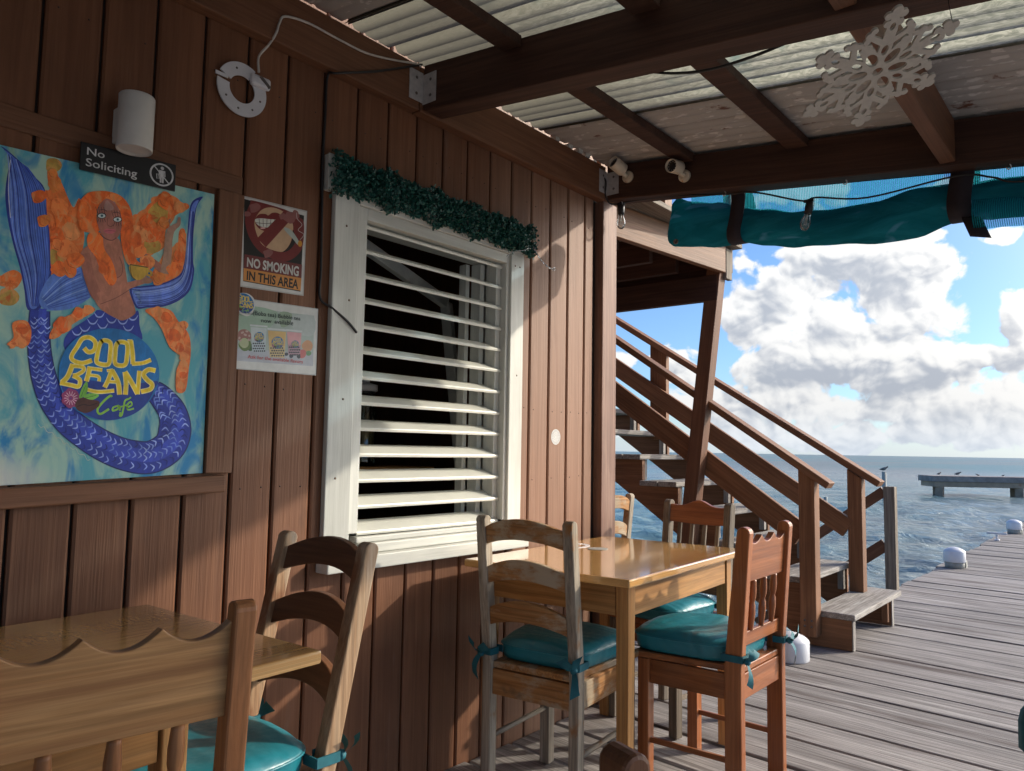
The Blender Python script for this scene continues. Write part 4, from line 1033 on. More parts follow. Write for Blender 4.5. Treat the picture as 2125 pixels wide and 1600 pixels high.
for ex, ey in ((962, 722), (1112, 757)):
    a5.blob((ex, ey), 44, (.02, .015, .02), 27, .04); a5.blob((ex, ey + 1), 36, (.52, .56, .55), 20, .04); a5.blob((ex + 2, ey), 12, (.05, .16, .18), 13, 0); a5.blob((ex + 2, ey), 5, (.01, .01, .01), 5, 0)
    for q in range(4): a5.stroke([(ex - 38 + q * 22, ey - 22), (ex - 58 + q * 26, ey - 85)], 4, (.01, .01, .012), 1, up=False); a5.stroke([(ex - 25 + q * 16, ey + 26), (ex - 40 + q * 26, ey + 62)], 4, (.01, .01, .012), 1, up=False)
    a5.y -= a5.step
a5.stroke([(945, 668), (980, 662), (1010, 680)], 6, (.08, .03, .03), 4); a5.stroke([(1070, 692), (1110, 690), (1140, 705)], 6, (.08, .03, .03), 4)
a5.poly([(978, 868), (1010, 845), (1040, 850), (1070, 848), (1098, 868), (1060, 892), (1020, 892)], (.42, .10, .12), 4); a5.stroke([(985, 868), (1040, 864), (1094, 869)], 5, (.22, .04, .05), 4)
a5.build('mermaid_face', m_paint, pa)
a6 = Art(a5.y, mp=ZA)
a6.ring((1412, 1268), 10, 32, (.44, .25, .04)); a6.poly([(1228, 1185), (1398, 1212), (1392, 1270), (1340, 1325), (1280, 1328), (1242, 1290)], (.45, .27, .035), 3); a6.stroke([(1228, 1185), (1398, 1212)], 9, (.05, .035, .02), 1); a6.stroke([(1230, 1190), (1245, 1290), (1285, 1330)], 6, (.05, .035, .02), 4)
a6.build('coffee_cup', m_paint, pa)
a7 = Art(a6.y, mp=ZB); emblem(a7); a7.build('cafe_emblem', m_paint, pa)

# ---- small black sign
NS = [(.7055, 1.874), (.9405, 1.887), (.9415, 1.815), (.7065, 1.805)]
sg = thing('no_soliciting_sign', 'small black No Soliciting sign with a crossed out figure above the painting', 'sign', (.82, -.02, 1.80), world=True)
mb = MB(); v = [(x, y, z) for y in (-.0235, -.0275) for x, z in NS]
mb.add(v, [(0, 1, 2, 3), (7, 6, 5, 4), (0, 4, 5, 1), (1, 5, 6, 2), (2, 6, 7, 3), (3, 7, 4, 0)]); mb.build('sign_plate', m_sign, sg, .001)
W_ = (.40, .40, .40)
def quadmap(Q):
    return lambda p: tuple((Q[0][i] * (1 - p[0]) + Q[1][i] * p[0]) * (1 - p[1]) + (Q[3][i] * (1 - p[0]) + Q[2][i] * p[0]) * p[1] for i in (0, 1))
a = Art(-.0277); a.mapper = quadmap(NS)
a.text('No', [(.062, .15), (.235, .15), (.235, .42), (.062, .42)], W_, .008); a.text('Soliciting', [(.055, .54), (.575, .54), (.575, .92), (.055, .92)], W_, .008)
a.build('lettering', m_paint, sg)
a = Art(-.0277); a.mapper = quadmap(NS); ar = .075 / .235
def circ(c, r, n=36): return [(c[0] + r * ar * math.cos(q), c[1] + r * math.sin(q)) for q in np.linspace(0, 6.2832, n, endpoint=False)]
cc = (.842, .50)
a.ring(cc, .36, .42, W_, rx=ar); a.poly(circ((cc[0] + .004, .255), .062, 14), W_, up=False)
a.poly([(.810, .34), (.880, .34), (.884, .56), (.872, .56), (.870, .42), (.866, .42), (.866, .80), (.846, .80), (.845, .60), (.842, .60), (.841, .80), (.822, .80), (.822, .42), (.816, .56), (.805, .56)], W_, up=False)
a.stroke([(.785, .50), (.812, .52), (.815, .66), (.790, .68), (.785, .50)], .010, W_, 0)
a.stroke([(.758, .24), (.926, .77)], .018, W_, 1)
a.build('crossed_figure', m_paint, sg)

# ---- no smoking poster
ZC = lambda p: (470 + p[0] * .25, 390 + p[1] * .25)
ns = thing('no_smoking_poster', 'laminated no smoking poster with red lips and a crossed cigarette', 'poster', (1.27, -.003, 1.61), world=True)
a = Art(-.0008, mp=ZC, step=.0003)
a.poly([(146, 55), (688, 186), (658, 893), (112, 812)], (.44, .42, .40)); a.poly([(152, 66), (680, 196), (650, 882), (120, 802)], (.58, .57, .55)); a.build('laminate_sheet', m_print, ns)
a = Art(a.y, mp=ZC, step=.0003)
a.poly([(165, 84), (662, 224), (632, 858), (155, 770)], (.012, .010, .010))
Rd = (.17, .022, .022); Fl = (.56, .36, .22)
a.poly([(172, 250), (215, 120), (240, 98), (500, 172), (610, 235), (660, 280), (652, 470), (600, 560), (510, 606), (410, 590), (290, 520), (205, 400)], Rd, 4)
a.poly([(250, 300), (275, 215), (330, 165), (410, 158), (495, 195), (555, 262), (572, 340), (548, 450), (500, 515), (450, 524), (350, 490), (290, 430)], Fl, 4)
a.poly([(570, 340), (560, 430), (520, 500), (485, 528), (540, 510), (590, 440)], (.012, .01, .01), 4)
a.poly([(258, 250), (290, 212), (340, 210), (365, 222), (400, 200), (455, 208), (500, 270), (440, 320), (380, 352), (310, 345), (262, 300)], (.16, .014, .016), 4)
a.poly([(255, 256), (300, 246), (380, 254), (445, 262), (420, 300), (370, 322), (305, 316), (268, 292)], (.62, .62, .56), 4)
for q in range(5): a.stroke([(288 + q * 33, 250), (296 + q * 28, 316)], 4, (.06, .02, .02), 1, up=False)
a.stroke([(262, 282), (340, 290), (430, 282)], 4, (.06, .02, .02), 4); a.blob((320, 328), 22, (.70, .42, .38), 7, .02)
a.poly([(500, 180), (560, 250), (345, 488), (272, 412)], Rd)
for c, r in (((540, 240), 46), ((590, 215), 34), ((250, 160), 44), ((190, 210), 26), ((360, 540), 38), ((480, 230), 26)): a.blob(c, r, (.27, .10, .095), wob=.2)
a.poly([(505, 322), (560, 350), (620, 440), (612, 470), (570, 420), (500, 345)], (.42, .46, .42), 3); a.blob((628, 458), 18, (.58, .26, .03), 26, .03)
a.stroke([(630, 425), (660, 380), (612, 345), (645, 300), (605, 250), (600, 200)], 4, (.55, .50, .48), 4)
a.poly([(168, 545), (645, 632), (640, 744), (160, 660)], (.15, .026, .026)); a.poly([(160, 660), (640, 745), (633, 850), (156, 764)], (.58, .24, .055))
a.build('poster_picture', m_print, ns)
b = Art(a.y, mp=ZC, step=.0003)
b.text('NO SMOKING', [(190, 570), (620, 648), (616, 732), (186, 650)], (.56, .55, .52), .03); b.text('IN THIS AREA', [(188, 682), (618, 758), (612, 838), (184, 760)], (.012, .01, .01), .03)
b.build('lettering', m_print, ns)

# ---- bubble tea poster and round sticker
bp_ = thing('bubble_tea_poster', 'laminated bubble tea notice with three cups of boba below the no smoking poster', 'poster', (1.29, -.003, 1.37), world=True)
a = Art(-.0008, mp=ZC, step=.0003)
a.poly([(96, 900), (780, 1000), (762, 1556), (58, 1498)], (.46, .46, .45)); a.poly([(102, 910), (772, 1006), (754, 1546), (66, 1490)], (.60, .60, .58)); a.build('laminate_sheet', m_print, bp_)
a = Art(a.y, mp=ZC, step=.0003)
a.poly([(112, 980), (746, 1058), (736, 1478), (92, 1432)], (.36, .43, .40))
a.poly([(112, 980), (430, 1020), (420, 1120), (240, 1230), (108, 1210)], (.30, .42, .32), 3); a.poly([(460, 1030), (560, 1042), (540, 1130), (470, 1150)], (.26, .35, .24), 3); a.poly([(560, 1070), (742, 1062), (738, 1220), (600, 1200)], (.42, .47, .46), 3)
a.poly([(96, 1330), (738, 1370), (735, 1478), (92, 1432)], (.42, .44, .50))
for c, r, col in (((165, 1225), 58, (.30, .12, .10)), ((215, 1320), 30, (.03, .09, .02)), ((172, 1298), 52, (.10, .17, .03)), ((165, 1285), 40, (.42, .46, .26)), ((690, 1310), 46, (.55, .26, .11)), ((645, 1375), 36, (.52, .10, .10)), ((700, 1370), 22, (.10, .25, .10)), ((515, 1378), 15, (.015, .018, .04)), ((555, 1394), 17, (.02, .025, .06)), ((618, 1398), 16, (.02, .025, .05))): a.blob(c, r, col, wob=.06)
for q in range(12): a.blob((165 + 42 * math.cos(q * 2.4), 1225 + 40 * math.sin(q * 1.7)), 9, (.50, .34, .30), up=False, n=8)
a.y -= a.step
for (x0, x1, y0, y1, c1, c2) in ((218, 352, 1150, 1362, (.50, .56, .56), (.46, .54, .58)), (362, 512, 1180, 1408, (.62, .40, .13), (.60, .46, .22)), (520, 640, 1190, 1388, (.66, .32, .34), (.44, .26, .34))):
    ym = y0 + (y1 - y0) * .55; k = (x1 - x0) * .10
    a.poly([(x0, y0), (x1, y0 + 12), (x1 - k, y1), (x0 + k, y1 - 6)], c1); a.poly([(x0 + k * .5, ym), (x1 - k * .5, ym + 6), (x1 - k, y1), (x0 + k, y1 - 6)], c2)
    a.poly([(x0 - 6, y0 - 22), (x1 + 6, y0 - 8), (x1 + 6, y0 + 6), (x0 - 6, y0 - 6)], (.56, .60, .60))
    for r in range(4):
        for q in range(6): a.blob((x0 + k * 1.4 + 4 + (x1 - x0 - 3 * k) * (q + .5 * (r % 2)) / 5.6, ym + 22 + r * 21), 7.5, (.02, .02, .035), up=False, n=8)
    a.y -= a.step
a.build('poster_picture', m_print, bp_)
b = Art(a.y, step=.0002)
for cx_, cy_, s in ((288, 1236, .092), (440, 1282, .108), (586, 1296, .068)):
    b.mp = lambda p, cx_=cx_, cy_=cy_, s=s: ZC((cx_ + (p[0] - 970) * s, cy_ + (p[1] - 592) * s * 1.12)); emblem(b)
b.build('cup_emblem', m_print, bp_)
b = Art(b.y, mp=ZC, step=.0003)
b.text('(Boba tea) Bubble tea', [(236, 1012), (630, 1066), (628, 1108), (234, 1062)], (.015, .03, .03), .012); b.text('now  available', [(304, 1080), (570, 1100), (568, 1140), (303, 1112)], (.015, .03, .03), .012)
b.text('Ask for the available flavors', [(192, 1382), (650, 1426), (648, 1456), (190, 1412)], (.52, .045, .05), .008)
b.build('lettering', m_print, bp_)
rs = thing('round_sticker', 'small round cafe logo sticker over the corner of the bubble tea notice', 'sticker', (1.177, -.005, 1.552), world=True)
a = Art(-.0052, mp=ZC, step=.0002); a.poly([(128, 870), (200, 880), (245, 935), (236, 1020), (190, 1062), (130, 1045), (95, 1015), (66, 960), (85, 905)], (.58, .58, .55), 5)
a.build('sticker_backing', m_print, rs)
b = Art(a.y, step=.0002); b.mp = lambda p: ZC((158 + (p[0] - 970) * .178, 955 + (p[1] - 592) * .195 + (p[0] - 970) * .03)); emblem(b); b.build('cafe_emblem', m_print, rs)
b = Art(b.y, mp=ZC, step=.0002); b.text('SAN PEDRO, BELIZE', [(98, 1022), (232, 1038), (228, 1054), (96, 1036)], (.05, .05, .06), .0); b.build('lettering', m_print, rs)
# white round patterned disc on the siding
a = Art(-.0010, step=.0002); a.mapper = lambda p: (2.692 + p[0], 1.207 + p[1])
dk = thing('wall_disc', 'white round lace patterned disc stuck on the plank right of the window', 'sticker', (2.692, -.001, 1.207), world=True)
a.raw([(2.692 + .0335 * math.cos(q), 1.207 + .0335 * math.sin(q)) for q in np.linspace(0, 6.2832, 40, endpoint=False)], (.62, .62, .60)); a.build('disc', m_print, dk)
b = Art(a.y, step=.0002); b.mapper = a.mapper
for r in (.030, .0235, .015, .006): b.ring((0, 0), r - .0009, r + .0009, (.22, .20, .20))
for k in range(3):
    r = (.0267, .0195, .0105)[k]; n = (22, 16, 9)[k]
    for q in range(n): b.blob((r * math.cos(q * 6.2832 / n), r * math.sin(q * 6.2832 / n)), .0022, (.24, .22, .22), up=False, n=7)
b.build('lace_pattern', m_print, dk)

# ------------------------------------------------------------------ wall lamp, ring bracket, cables
lm = thing('wall_lamp', 'white cylindrical wall lamp above the black sign', 'lamp', (.815, -.075, 1.87), world=True)
mb = MB(); mb.lathe([(.033, .008), (.039, .008), (.0405, .003), (.0415, .006), (.0415, .139), (.040, .1415), (.0, .1425)], (.809, -.078, 1.868), n=40); mb.build('lamp_body', m_lampw, lm)
mb = MB(); mb.lathe([(.0, .012), (.028, .0125), (.033, .0085)], (.809, -.078, 1.868), n=32); mb.build('lens', plain('grey_lamp_lens', (.12, .115, .11), .25), lm)
mb = MB(); mb.box(.785, .833, -.034, -.0005, 1.90, 1.99, 2); mb.build('wall_mount', m_lampw, lm, .003)
rg = thing('ring_bracket', 'flat white ring shaped bracket with a gap mounted high on the planks', 'bracket', (1.125, -.01, 2.17), world=True)
mb = MB()
cxr, czr = 1.127, 2.171
def arc(a0, a1, r0, r1, y0=-.0155, y1=-.011, n=40):
    P = [(cxr + r1 * math.cos(R_(t)), czr + r1 * math.sin(R_(t))) for t in np.linspace(a0, a1, n)] + [(cxr + r0 * math.cos(R_(t)), czr + r0 * math.sin(R_(t))) for t in np.linspace(a1, a0, n)]
    return [(x, z) for x, z in P], y0, y1
for a0, a1, r0, r1 in ((172, 410, .040, .078), (60, 154, .040, .078)):
    P, y0, y1 = arc(a0, a1, r0, r1); k = len(P); v = [(x, y, z) for y in (y0, y1) for x, z in P]; n = k // 2
    f = []
    for i in range(n - 1): f += [(i, i + 1, k - 2 - i, k - 1 - i), (k + k - 1 - i, k + k - 2 - i, k + i + 1, k + i)]
    f += [(i, (i + 1) % k, k + (i + 1) % k, k + i) for i in range(k)]
    mb.add(v, f)
mb.box(cxr - .083, cxr - .045, -.0155, -.011, czr + .016, czr + .026)
mb.build('ring_plate', m_plasticw, rg, .0006)
mb = MB(); mb.box(cxr + .020, cxr + .085, -.030, -.0105, czr + .022, czr + .058); mb.build('junction_housing', m_plasticw, rg, .009)
mb = MB(); mb.beam((cxr + .045, -.0305, czr + .052), (cxr + .078, -.0305, czr + .028), .006, .012, (0, -1, 0)); mb.build('dark_latch', m_screw, rg, .001)
mb = MB()
for t in (110, 215, 260, 305, 345): MB().lathe([(.0035, 0), (.003, .001), (0, .0012)], (cxr + .06 * math.cos(R_(t)), -.0155, czr + .06 * math.sin(R_(t))), (0, -1, 0), 8).build('plate_screw', m_screw, rg)
def wp(u, v, y): x, z = wall_pt(u, v, y); return (x, y, z)
mb = MB(); mb.tube(smoothline([wp(537, 150, -.022), wp(537, 118, -.012), wp(556, 95, -.020), wp(568, 78, -.047), wp(575, 64, -.051), wp(580, 48, -.051), wp(592, 34, -.052), wp(640, 48, -.05), wp(700, 80, -.05), wp(760, 110, -.05), wp(820, 125, -.05), wp(862, 132, -.055), wp(874, 138, -.06)], 6), .0036, 8)
o = mb.build('white_cable', m_cable_w, origin=wp(580, 48, -.05)); tag(o, 'thin white cable running from the ring bracket up along the ledger to the beam', 'cable')
mb = MB(); mb.tube(smoothline([wp(740, 690, -.024), wp(722, 668, -.026), wp(690, 640, -.02), wp(664, 618, -.006), wp(666, 560, -.006), wp(668, 440, -.006), wp(670, 330, -.006), wp(675, 240, -.006), wp(680, 158, -.008), wp(700, 152, -.05), wp(780, 148, -.05), wp(850, 138, -.052), wp(876, 134, -.06)], 6), .0040, 8)
o = mb.build('black_cable', m_black, origin=wp(664, 618, -.006)); tag(o, 'black cable hanging down the planks beside the louvred window', 'cable')
mb = MB()
P_ = [(1.803, -.30, zb(-.30) + .09), (1.79, -.62, zb(-.62) + .008), (1.88, -.66, zb(-.66) - .006), (1.91, -.74, zb(-.74) - .02), (1.905, -.88, zb(-.88) - .008), (1.86, -1.10, zb(-1.1) + .004 - .012), (1.855, -1.40, zb(-1.4) - .008), (1.80, -1.55, zb(-1.55) + .02)]
def bp3(u, v, ax, val):
    d = ray(u, v); t = (val - CAM[ax]) / d[ax]; return tuple(CAM + d * t)
P_ = [bp3(1350, 149, 0, 1.905), bp3(1400, 152, 0, 1.912), bp3(1470, 145, 0, 1.915), bp3(1560, 118, 0, 1.915), bp3(1640, 85, 0, 1.91), bp3(1720, 48, 0, 1.90), bp3(1800, 0, 0, 1.88), bp3(1850, -40, 0, 1.86)]
mb.tube(smoothline(P_, 6), .0042, 8); o = mb.build('black_cable', m_black, origin=P_[1]); tag(o, 'black cable sagging under the nearer roof beam in front of the clear sheets', 'cable')

# ------------------------------------------------------------------ garland over the window
ga = thing('leaf_garland', 'dark green artificial leaf garland over the top of the white window', 'garland', (1.97, -.05, 1.97), world=True)
mb = MB(); mb.box(1.428, 2.466, -.0262, -.0230, 1.958, 2.078, 0); mb.box(1.429, 1.452, -.0228, -.0008, 1.960, 2.076); mb.box(2.444, 2.465, -.0228, -.0008, 1.960, 2.076); mb.build('backing_board', m_white, ga, .003)
mb = MB(); rg_ = random.Random(4)
for i in range(7500):
    x = rg_.uniform(1.432, 2.455); q_ = rg_.uniform(-1, 1); dpt = rg_.random() ** .7 * .048 * math.sqrt(1 - .8 * q_ * q_); y = -.026 - dpt; z = 2.014 + q_ * (.060 + .008 * math.sin(x * 31) + .006 * math.sin(x * 57 + 1))
    s = rg_.uniform(.0050, .0100); d = Vector((rg_.gauss(0, 1), rg_.gauss(-.6, .8), rg_.gauss(0, 1))).normalized(); e = d.cross(Vector((rg_.gauss(0, 1), rg_.gauss(0, 1), rg_.gauss(0, 1)))).normalized()
    c = Vector((x, y, z)); nn = d.cross(e) * s * .3
    mb.add([c, c + d * s * .6 + e * s * .55 + nn, c + d * s * 1.5 + e * s * .42, c + d * s * 1.75, c + d * s * 1.5 - e * s * .42, c + d * s * .6 - e * s * .55 + nn], [(0, 1, 2, 3), (0, 3, 4, 5)], [(0, 0, 0)] * 6, rg_.random(), True)
mb.build('leaves', m_leaf, ga)
mb = MB()
base = [(2.435, -.06, 2.00), (2.452, -.062, 1.970), (2.487, -.06, 1.945), (2.53, -.058, 1.928), (2.575, -.056, 1.920), (2.60, -.054, 1.930)]
for k in (-1, 1):
    P = smoothline(base, 8); mb.tube([(x + k * .006 * math.sin(i * .8), y + k * .004 * math.cos(i * .8), z + k * .005 * math.cos(i * .8)) for i, (x, y, z) in enumerate(P)], .0016, 5)
    P = smoothline([(2.40, -.07, 1.975), (2.36, -.072, 1.955), (2.32, -.055, 1.945), (2.29, -.04, 1.92)], 6)
    if k == 1: mb.tube(P, .0013, 5)
mb.build('tinsel_tail', m_silver, ga)

# ------------------------------------------------------------------ security cameras
def camera_unit(base, aim, lab, L, r):
    c = thing('security_camera', lab, 'camera', base, group='white security cameras on the end beam', world=True)
    B = Vector(base); A_ = Vector(aim).normalized()
    mb = MB(); mb.lathe([(.028, 0), (.028, .010), (.024, .014)], B, (-1, 0, 0), 24); mb.build('mount_base', m_camw, c)
    J = B + Vector((-.045, .008, .012))
    mb = MB(); mb.tube([B + Vector((-.013, 0, 0)), J], [.012, .010], 12); mb.lathe([(0, -.017), (.010, -.013), (.016, 0), (.010, .013), (0, .017)], J, (-1, .2, .1), 12); mb.build('ball_arm', m_camw, c)
    E = J + A_ * -.005 + Vector((-.008, 0, .016))
    mb = MB(); mb.lathe([(.0, -.012), (r * .8, -.012), (r, -.006), (r, L), (r * .93, L + .003), (r * .86, L + .001), (r * .84, L - .012)], E, A_, 28); mb.build('camera_body', m_camw, c)
    mb = MB(); mb.lathe([(r * .84, L - .011), (r * .3, L - .009), (0, L - .006)], E, A_, 24); mb.build('lens', m_black, c)
    mb = MB(); f = E + A_ * (L - .0105)
    u_ = A_.cross(Vector((0, 0, 1))).normalized(); w_ = u_.cross(A_)
    for q in range(10): mb.lathe([(.0022, 0), (.0018, .003), (0, .0034)], f + u_ * math.cos(q * .628) * r * .62 + w_ * math.sin(q * .628) * r * .62, A_, 6)
    mb.build('led_ring', m_galv, c)
    mb = MB(); mb.tube(smoothline([tuple(B + Vector((-.012, .01, .012))), tuple(B + Vector((-.02, .015, .03))), tuple(B + Vector((-.008, .02, .05))), tuple(B + Vector((-.001, .03, .07)))], 4), .0022, 6); mb.build('camera_lead', m_black, c)
def toward(p, a, b, c): return tuple((CAM - Vector(p)).normalized() * a - RT * b + UP * c)
camera_unit((3.0195, -.165, 2.432), toward((3.0, -.16, 2.43), .55, .62, .50), 'white security camera with rust stains tilted up beside the steel hanger', .062, .030)
camera_unit((3.0195, -.455, 2.372), toward((3.0, -.45, 2.37), .80, .55, .12), 'white security camera farther along the beam facing the viewer', .060, .030)

# ------------------------------------------------------------------ foam snowflake
def snowflake():
    C0 = Vector(bp3(1820, 147, 0, 1.80)); toc = (CAM - C0).normalized()
    # a flat disc seen 55 degrees off its axis, tipped so that its face looks down at the deck
    ax_img = (RT * .46 - UP * .89); ax_img = (ax_img - toc * ax_img.dot(toc)).normalized()
    n = (toc * math.cos(R_(53)) - ax_img * math.sin(R_(53)))
    if n.z > 0: n = (toc * math.cos(R_(53)) + ax_img * math.sin(R_(53)))
    n.normalize(); u = toc.cross(ax_img).normalized(); v = n.cross(u).normalized()
    bm = bmesh.new(); G = 230; Rr = .178
    # outline as a field on a grid: six lobed arms with cut-outs
    def sd(x, y):
        r = math.hypot(x, y); t = math.atan2(y, x); k = (t + math.pi / 6) % (math.pi / 3) - math.pi / 6
        X = r * math.cos(k); Y = abs(r * math.sin(k)); f = 1.0
        def cap(ax, ay, bx, by, w0, w1=None):
            w1 = w0 if w1 is None else w1
            dx, dy = bx - ax, by - ay; h = max(0, min(1, ((X - ax) * dx + (Y - ay) * dy) / (dx * dx + dy * dy)))
            return math.hypot(X - ax - dx * h, Y - ay - dy * h) - (w0 + (w1 - w0) * h)
        def dot(cx_, cy_, rr): return math.hypot(X - cx_, Y - cy_) - rr
        f = min(cap(.0, 0, .72, 0, .105, .062), cap(.44, .02, .58, .205, .042, .034), cap(.62, 0, .84, .0, .075, .05))
        f = min(f, dot(.925, 0, .062), dot(.865, .085, .052), dot(.62, .245, .052), dot(.545, .262, .043), dot(.685, .205, .042), dot(.75, .07, .05))
        Xk = r * math.cos(math.pi / 6 - abs(k)); Yk = abs(r * math.sin(math.pi / 6 - abs(k)))
        f = min(f, math.hypot(max(Xk - .40, 0) if Xk > .40 else min(Xk, 0), Yk) - .085 if Xk < .62 else 9, math.hypot(Xk - .49, Yk - .035) - .045, math.hypot(Xk - .535, Yk) - .042)
        hole = min(dot(0, 0, .065), math.hypot((Xk - .250) / 1.7, Yk) - .070, math.hypot((X - .345) / 1.9, Y) - .042, math.hypot((X - .70) / 1.7, Y) - .034, math.hypot(X - .845, Y) - .0)
        return max(f, -hole)
    xs_ = np.linspace(-1, 1, G); F = np.array([[sd(x, y) for y in xs_] for x in xs_])
    idx = {}; vs = []; fs = []
    def edge(i, j, i2, j2):
        k = (min((i, j), (i2, j2)), max((i, j), (i2, j2)))
        if k not in idx:
            a, b = F[i, j], F[i2, j2]; t = a / (a - b); idx[k] = len(vs); vs.append((xs_[i] + (xs_[i2] - xs_[i]) * t, xs_[j] + (xs_[j2] - xs_[j]) * t))
        return idx[k]
    def node(i, j):
        if (i, j) not in idx: idx[(i, j)] = len(vs); vs.append((xs_[i], xs_[j]))
        return idx[(i, j)]
    for i in range(G - 1):
        for j in range(G - 1):
            q = [(i, j), (i + 1, j), (i + 1, j + 1), (i, j + 1)]; ins = [F[p] < 0 for p in q]
            if not any(ins): continue
            P = []
            for k in range(4):
                if ins[k]: P.append(node(*q[k]))
                if ins[k] != ins[(k + 1) % 4]: P.append(edge(*q[k], *q[(k + 1) % 4]))
            if len(P) >= 3: fs.append(P)
    mb = MB(); mb.add([C0 + u * (x * Rr) + v * (y * Rr) for x, y in vs], fs, [(0, 0, 0)] * len(vs), .5)
    o = mb.build('snowflake', m_snow, origin=tuple(C0), solid=.006)
    tag(o, 'off white foam snowflake decoration hanging tilted below the clear roof', 'decoration')
    topv = max((C0 + u * (x * Rr) + v * (y * Rr) for x, y in vs), key=lambda p: p.z - abs(p.x - 1.9) * .5)
    th = MB(); th.tube([topv, (topv.x + .01, topv.y + .02, zb(topv.y) + .06)], .0008, 4); s = th.build('hanging_thread', m_strap, o)
    s.data.transform(Matrix.Translation(-C0))
snowflake()

# ------------------------------------------------------------------ rolled shade along the end beam
bl_ = thing('rolled_shade', 'rolled up teal mesh shade strapped under the end beam', 'blind', (3.16, -1.5, 2.1), world=True)
ST = [(-.315, 2.205, .095, .030), (-.335, 2.205, .106, .050), (-.42, 2.185, .096, .060), (-.55, 2.165, .090, .060), (-.655, 2.145, .070, .052), (-.76, 2.118, .072, .060), (-.90, 2.085, .068, .060), (-1.05, 2.062, .066, .060), (-1.20, 2.055, .076, .060), (-1.35, 2.070, .084, .058), (-1.47, 2.085, .068, .050),
      (-1.52, 2.080, .060, .048), (-1.60, 2.075, .066, .055), (-1.72, 2.060, .066, .058), (-1.95, 2.04, .070, .060), (-2.3, 2.03, .075, .06), (-2.7, 2.0, .075, .06), (-3.2, 1.97, .07, .055)]
def interp(y):
    for (a, b) in zip(ST[:-1], ST[1:]):
        if b[0] <= y <= a[0]:
            t = (y - a[0]) / (b[0] - a[0]); t = t * t * (3 - 2 * t); return [a[i] + (b[i] - a[i]) * t for i in range(4)]
    return list(ST[-1])
mb = MB(); rings = []; rs_ = random.Random(8)
for y in np.linspace(-.315, -3.2, 110):
    _, zc, rz, rx = interp(y); rz *= 1.10; zc += .006; ring = []
    for k in range(28):
        q = 2 * math.pi * k / 28; wv_ = 1 + .05 * math.sin(3 * q + y * 9) + .035 * math.sin(5 * q - y * 17)
        if abs(y + .315) < .001: wv_ *= .9
        ring.append((3.165 + math.cos(q) * rx * wv_, y + .012 * math.sin(2 * q), zc + math.sin(q) * rz * wv_))
    rings.append(ring)
mb.loft(rings); mb.build('cloth_roll', m_roll, bl_)
mb = MB(); v = []; ys = np.linspace(-.43, -3.3, 90)
for y in ys:
    _, zc, rz, rx = interp(y)
    for k in range(7):
        t = k / 6; v.append((3.128 + .018 * t + .010 * math.sin(y * 6 + t * 3) * t, y, (zb(y) + .06) * (1 - t) + (zc) * t))
mb.add(v, [(i * 7 + k, i * 7 + k + 1, (i + 1) * 7 + k + 1, (i + 1) * 7 + k) for i in range(89) for k in range(6)], None, .5, True); mb.build('mesh_panel', m_mesh, bl_)
mb = MB(); v = []; ys = np.linspace(-1.54, -3.2, 60)
for y in ys:
    _, zc, rz, rx = interp(y)
    for k in range(6): t = k / 5; v.append((3.11 - .05 * math.sin(t * 3.1), y, zc - rz * .1 - t * (.095 + .02 * math.sin(y * 4 + 1))))
mb.add(v, [(i * 6 + k, i * 6 + k + 1, (i + 1) * 6 + k + 1, (i + 1) * 6 + k) for i in range(59) for k in range(5)], None, .5, True); mb.build('loose_mesh_fold', m_mesh, bl_)
def strap(y, w, tail):
    mb = MB(); _, zc, rz, rx = interp(y); pts = [(3.100, zb(y) + .075), (3.098, zc + rz * .4), (3.094, zc - rz * .5), (3.115, zc - rz * 1.02), (3.165, zc - rz * 1.10), (3.215, zc - rz * .8), (3.236, zc), (3.225, zc + rz), (3.16, zb(y) + .06)]
    pts = smoothline(pts, 5); k = len(pts); v = []
    for x, z in pts:
        for s in (-1, 1): v.append((x, y + s * w / 2 + .012 * math.sin(z * 16), z))
    mb.add(v, [(2 * i, 2 * i + 1, 2 * i + 3, 2 * i + 2) for i in range(k - 1)], None, .5, True)
    if tail:
        zt = zc - rz * 1.08; v = []
        for i in range(6):
            t = i / 5
            for s in (-1, 1): v.append((3.12 - .02 * math.sin(t * 2), y - .022 + s * w * .42 - .03 * t, zt - .085 * t + s * .008))
        mb.add(v, [(2 * i, 2 * i + 1, 2 * i + 3, 2 * i + 2) for i in range(5)], None, .5, True)
    mb.build('strap', m_strap, bl_, solid=.004)
strap(-.655, .062, False); strap(-1.510, .078, True); strap(-2.4, .07, True)
mb = MB(); mb.lathe([(.012, 0), (.012, .003), (.006, .004), (.006, .001)], (3.088, -.375, 2.105), (-1, 0, 0), 16); mb.build('eyelet', m_screw, bl_)

# ------------------------------------------------------------------ string lights
sl_ = thing('string_lights', 'black cord with clear filament bulbs strung under the end beam', 'string lights', (3.06, -.05, 2.3), world=True)
def sbulb(p, tilt):
    P = Vector(p); T = Vector(tilt).normalized()
    mb = MB(); mb.lathe([(.0, .030), (.010, .030), (.017, .022), (.017, -.004), (.0155, -.008), (.0155, -.022), (.0, -.022)], P, T, 14); mb.box(P.x - .006, P.x + .006, P.y - .02, P.y + .02, P.z + .026, P.z + .036)
    b = mb.build('bulb_socket', m_black, sl_)
    mb = MB(); mb.lathe([(.0125, -.022), (.014, -.034), (.021, -.056), (.0215, -.068), (.017, -.083), (.008, -.092), (0, -.094)], P, T, 18); mb.build('bulb', m_bulb, b)
    mb = MB(); mb.tube([P + T * -.022, P + T * -.05], .0035, 6)
    for q in range(4): a_ = q * 1.57; u_ = Vector((math.cos(a_), math.sin(a_), 0)) * .006; mb.tube([P + T * -.035 + u_ * .5, P + T * -.072 + u_], .0006, 4)
    mb.build('filament', m_alu, b)
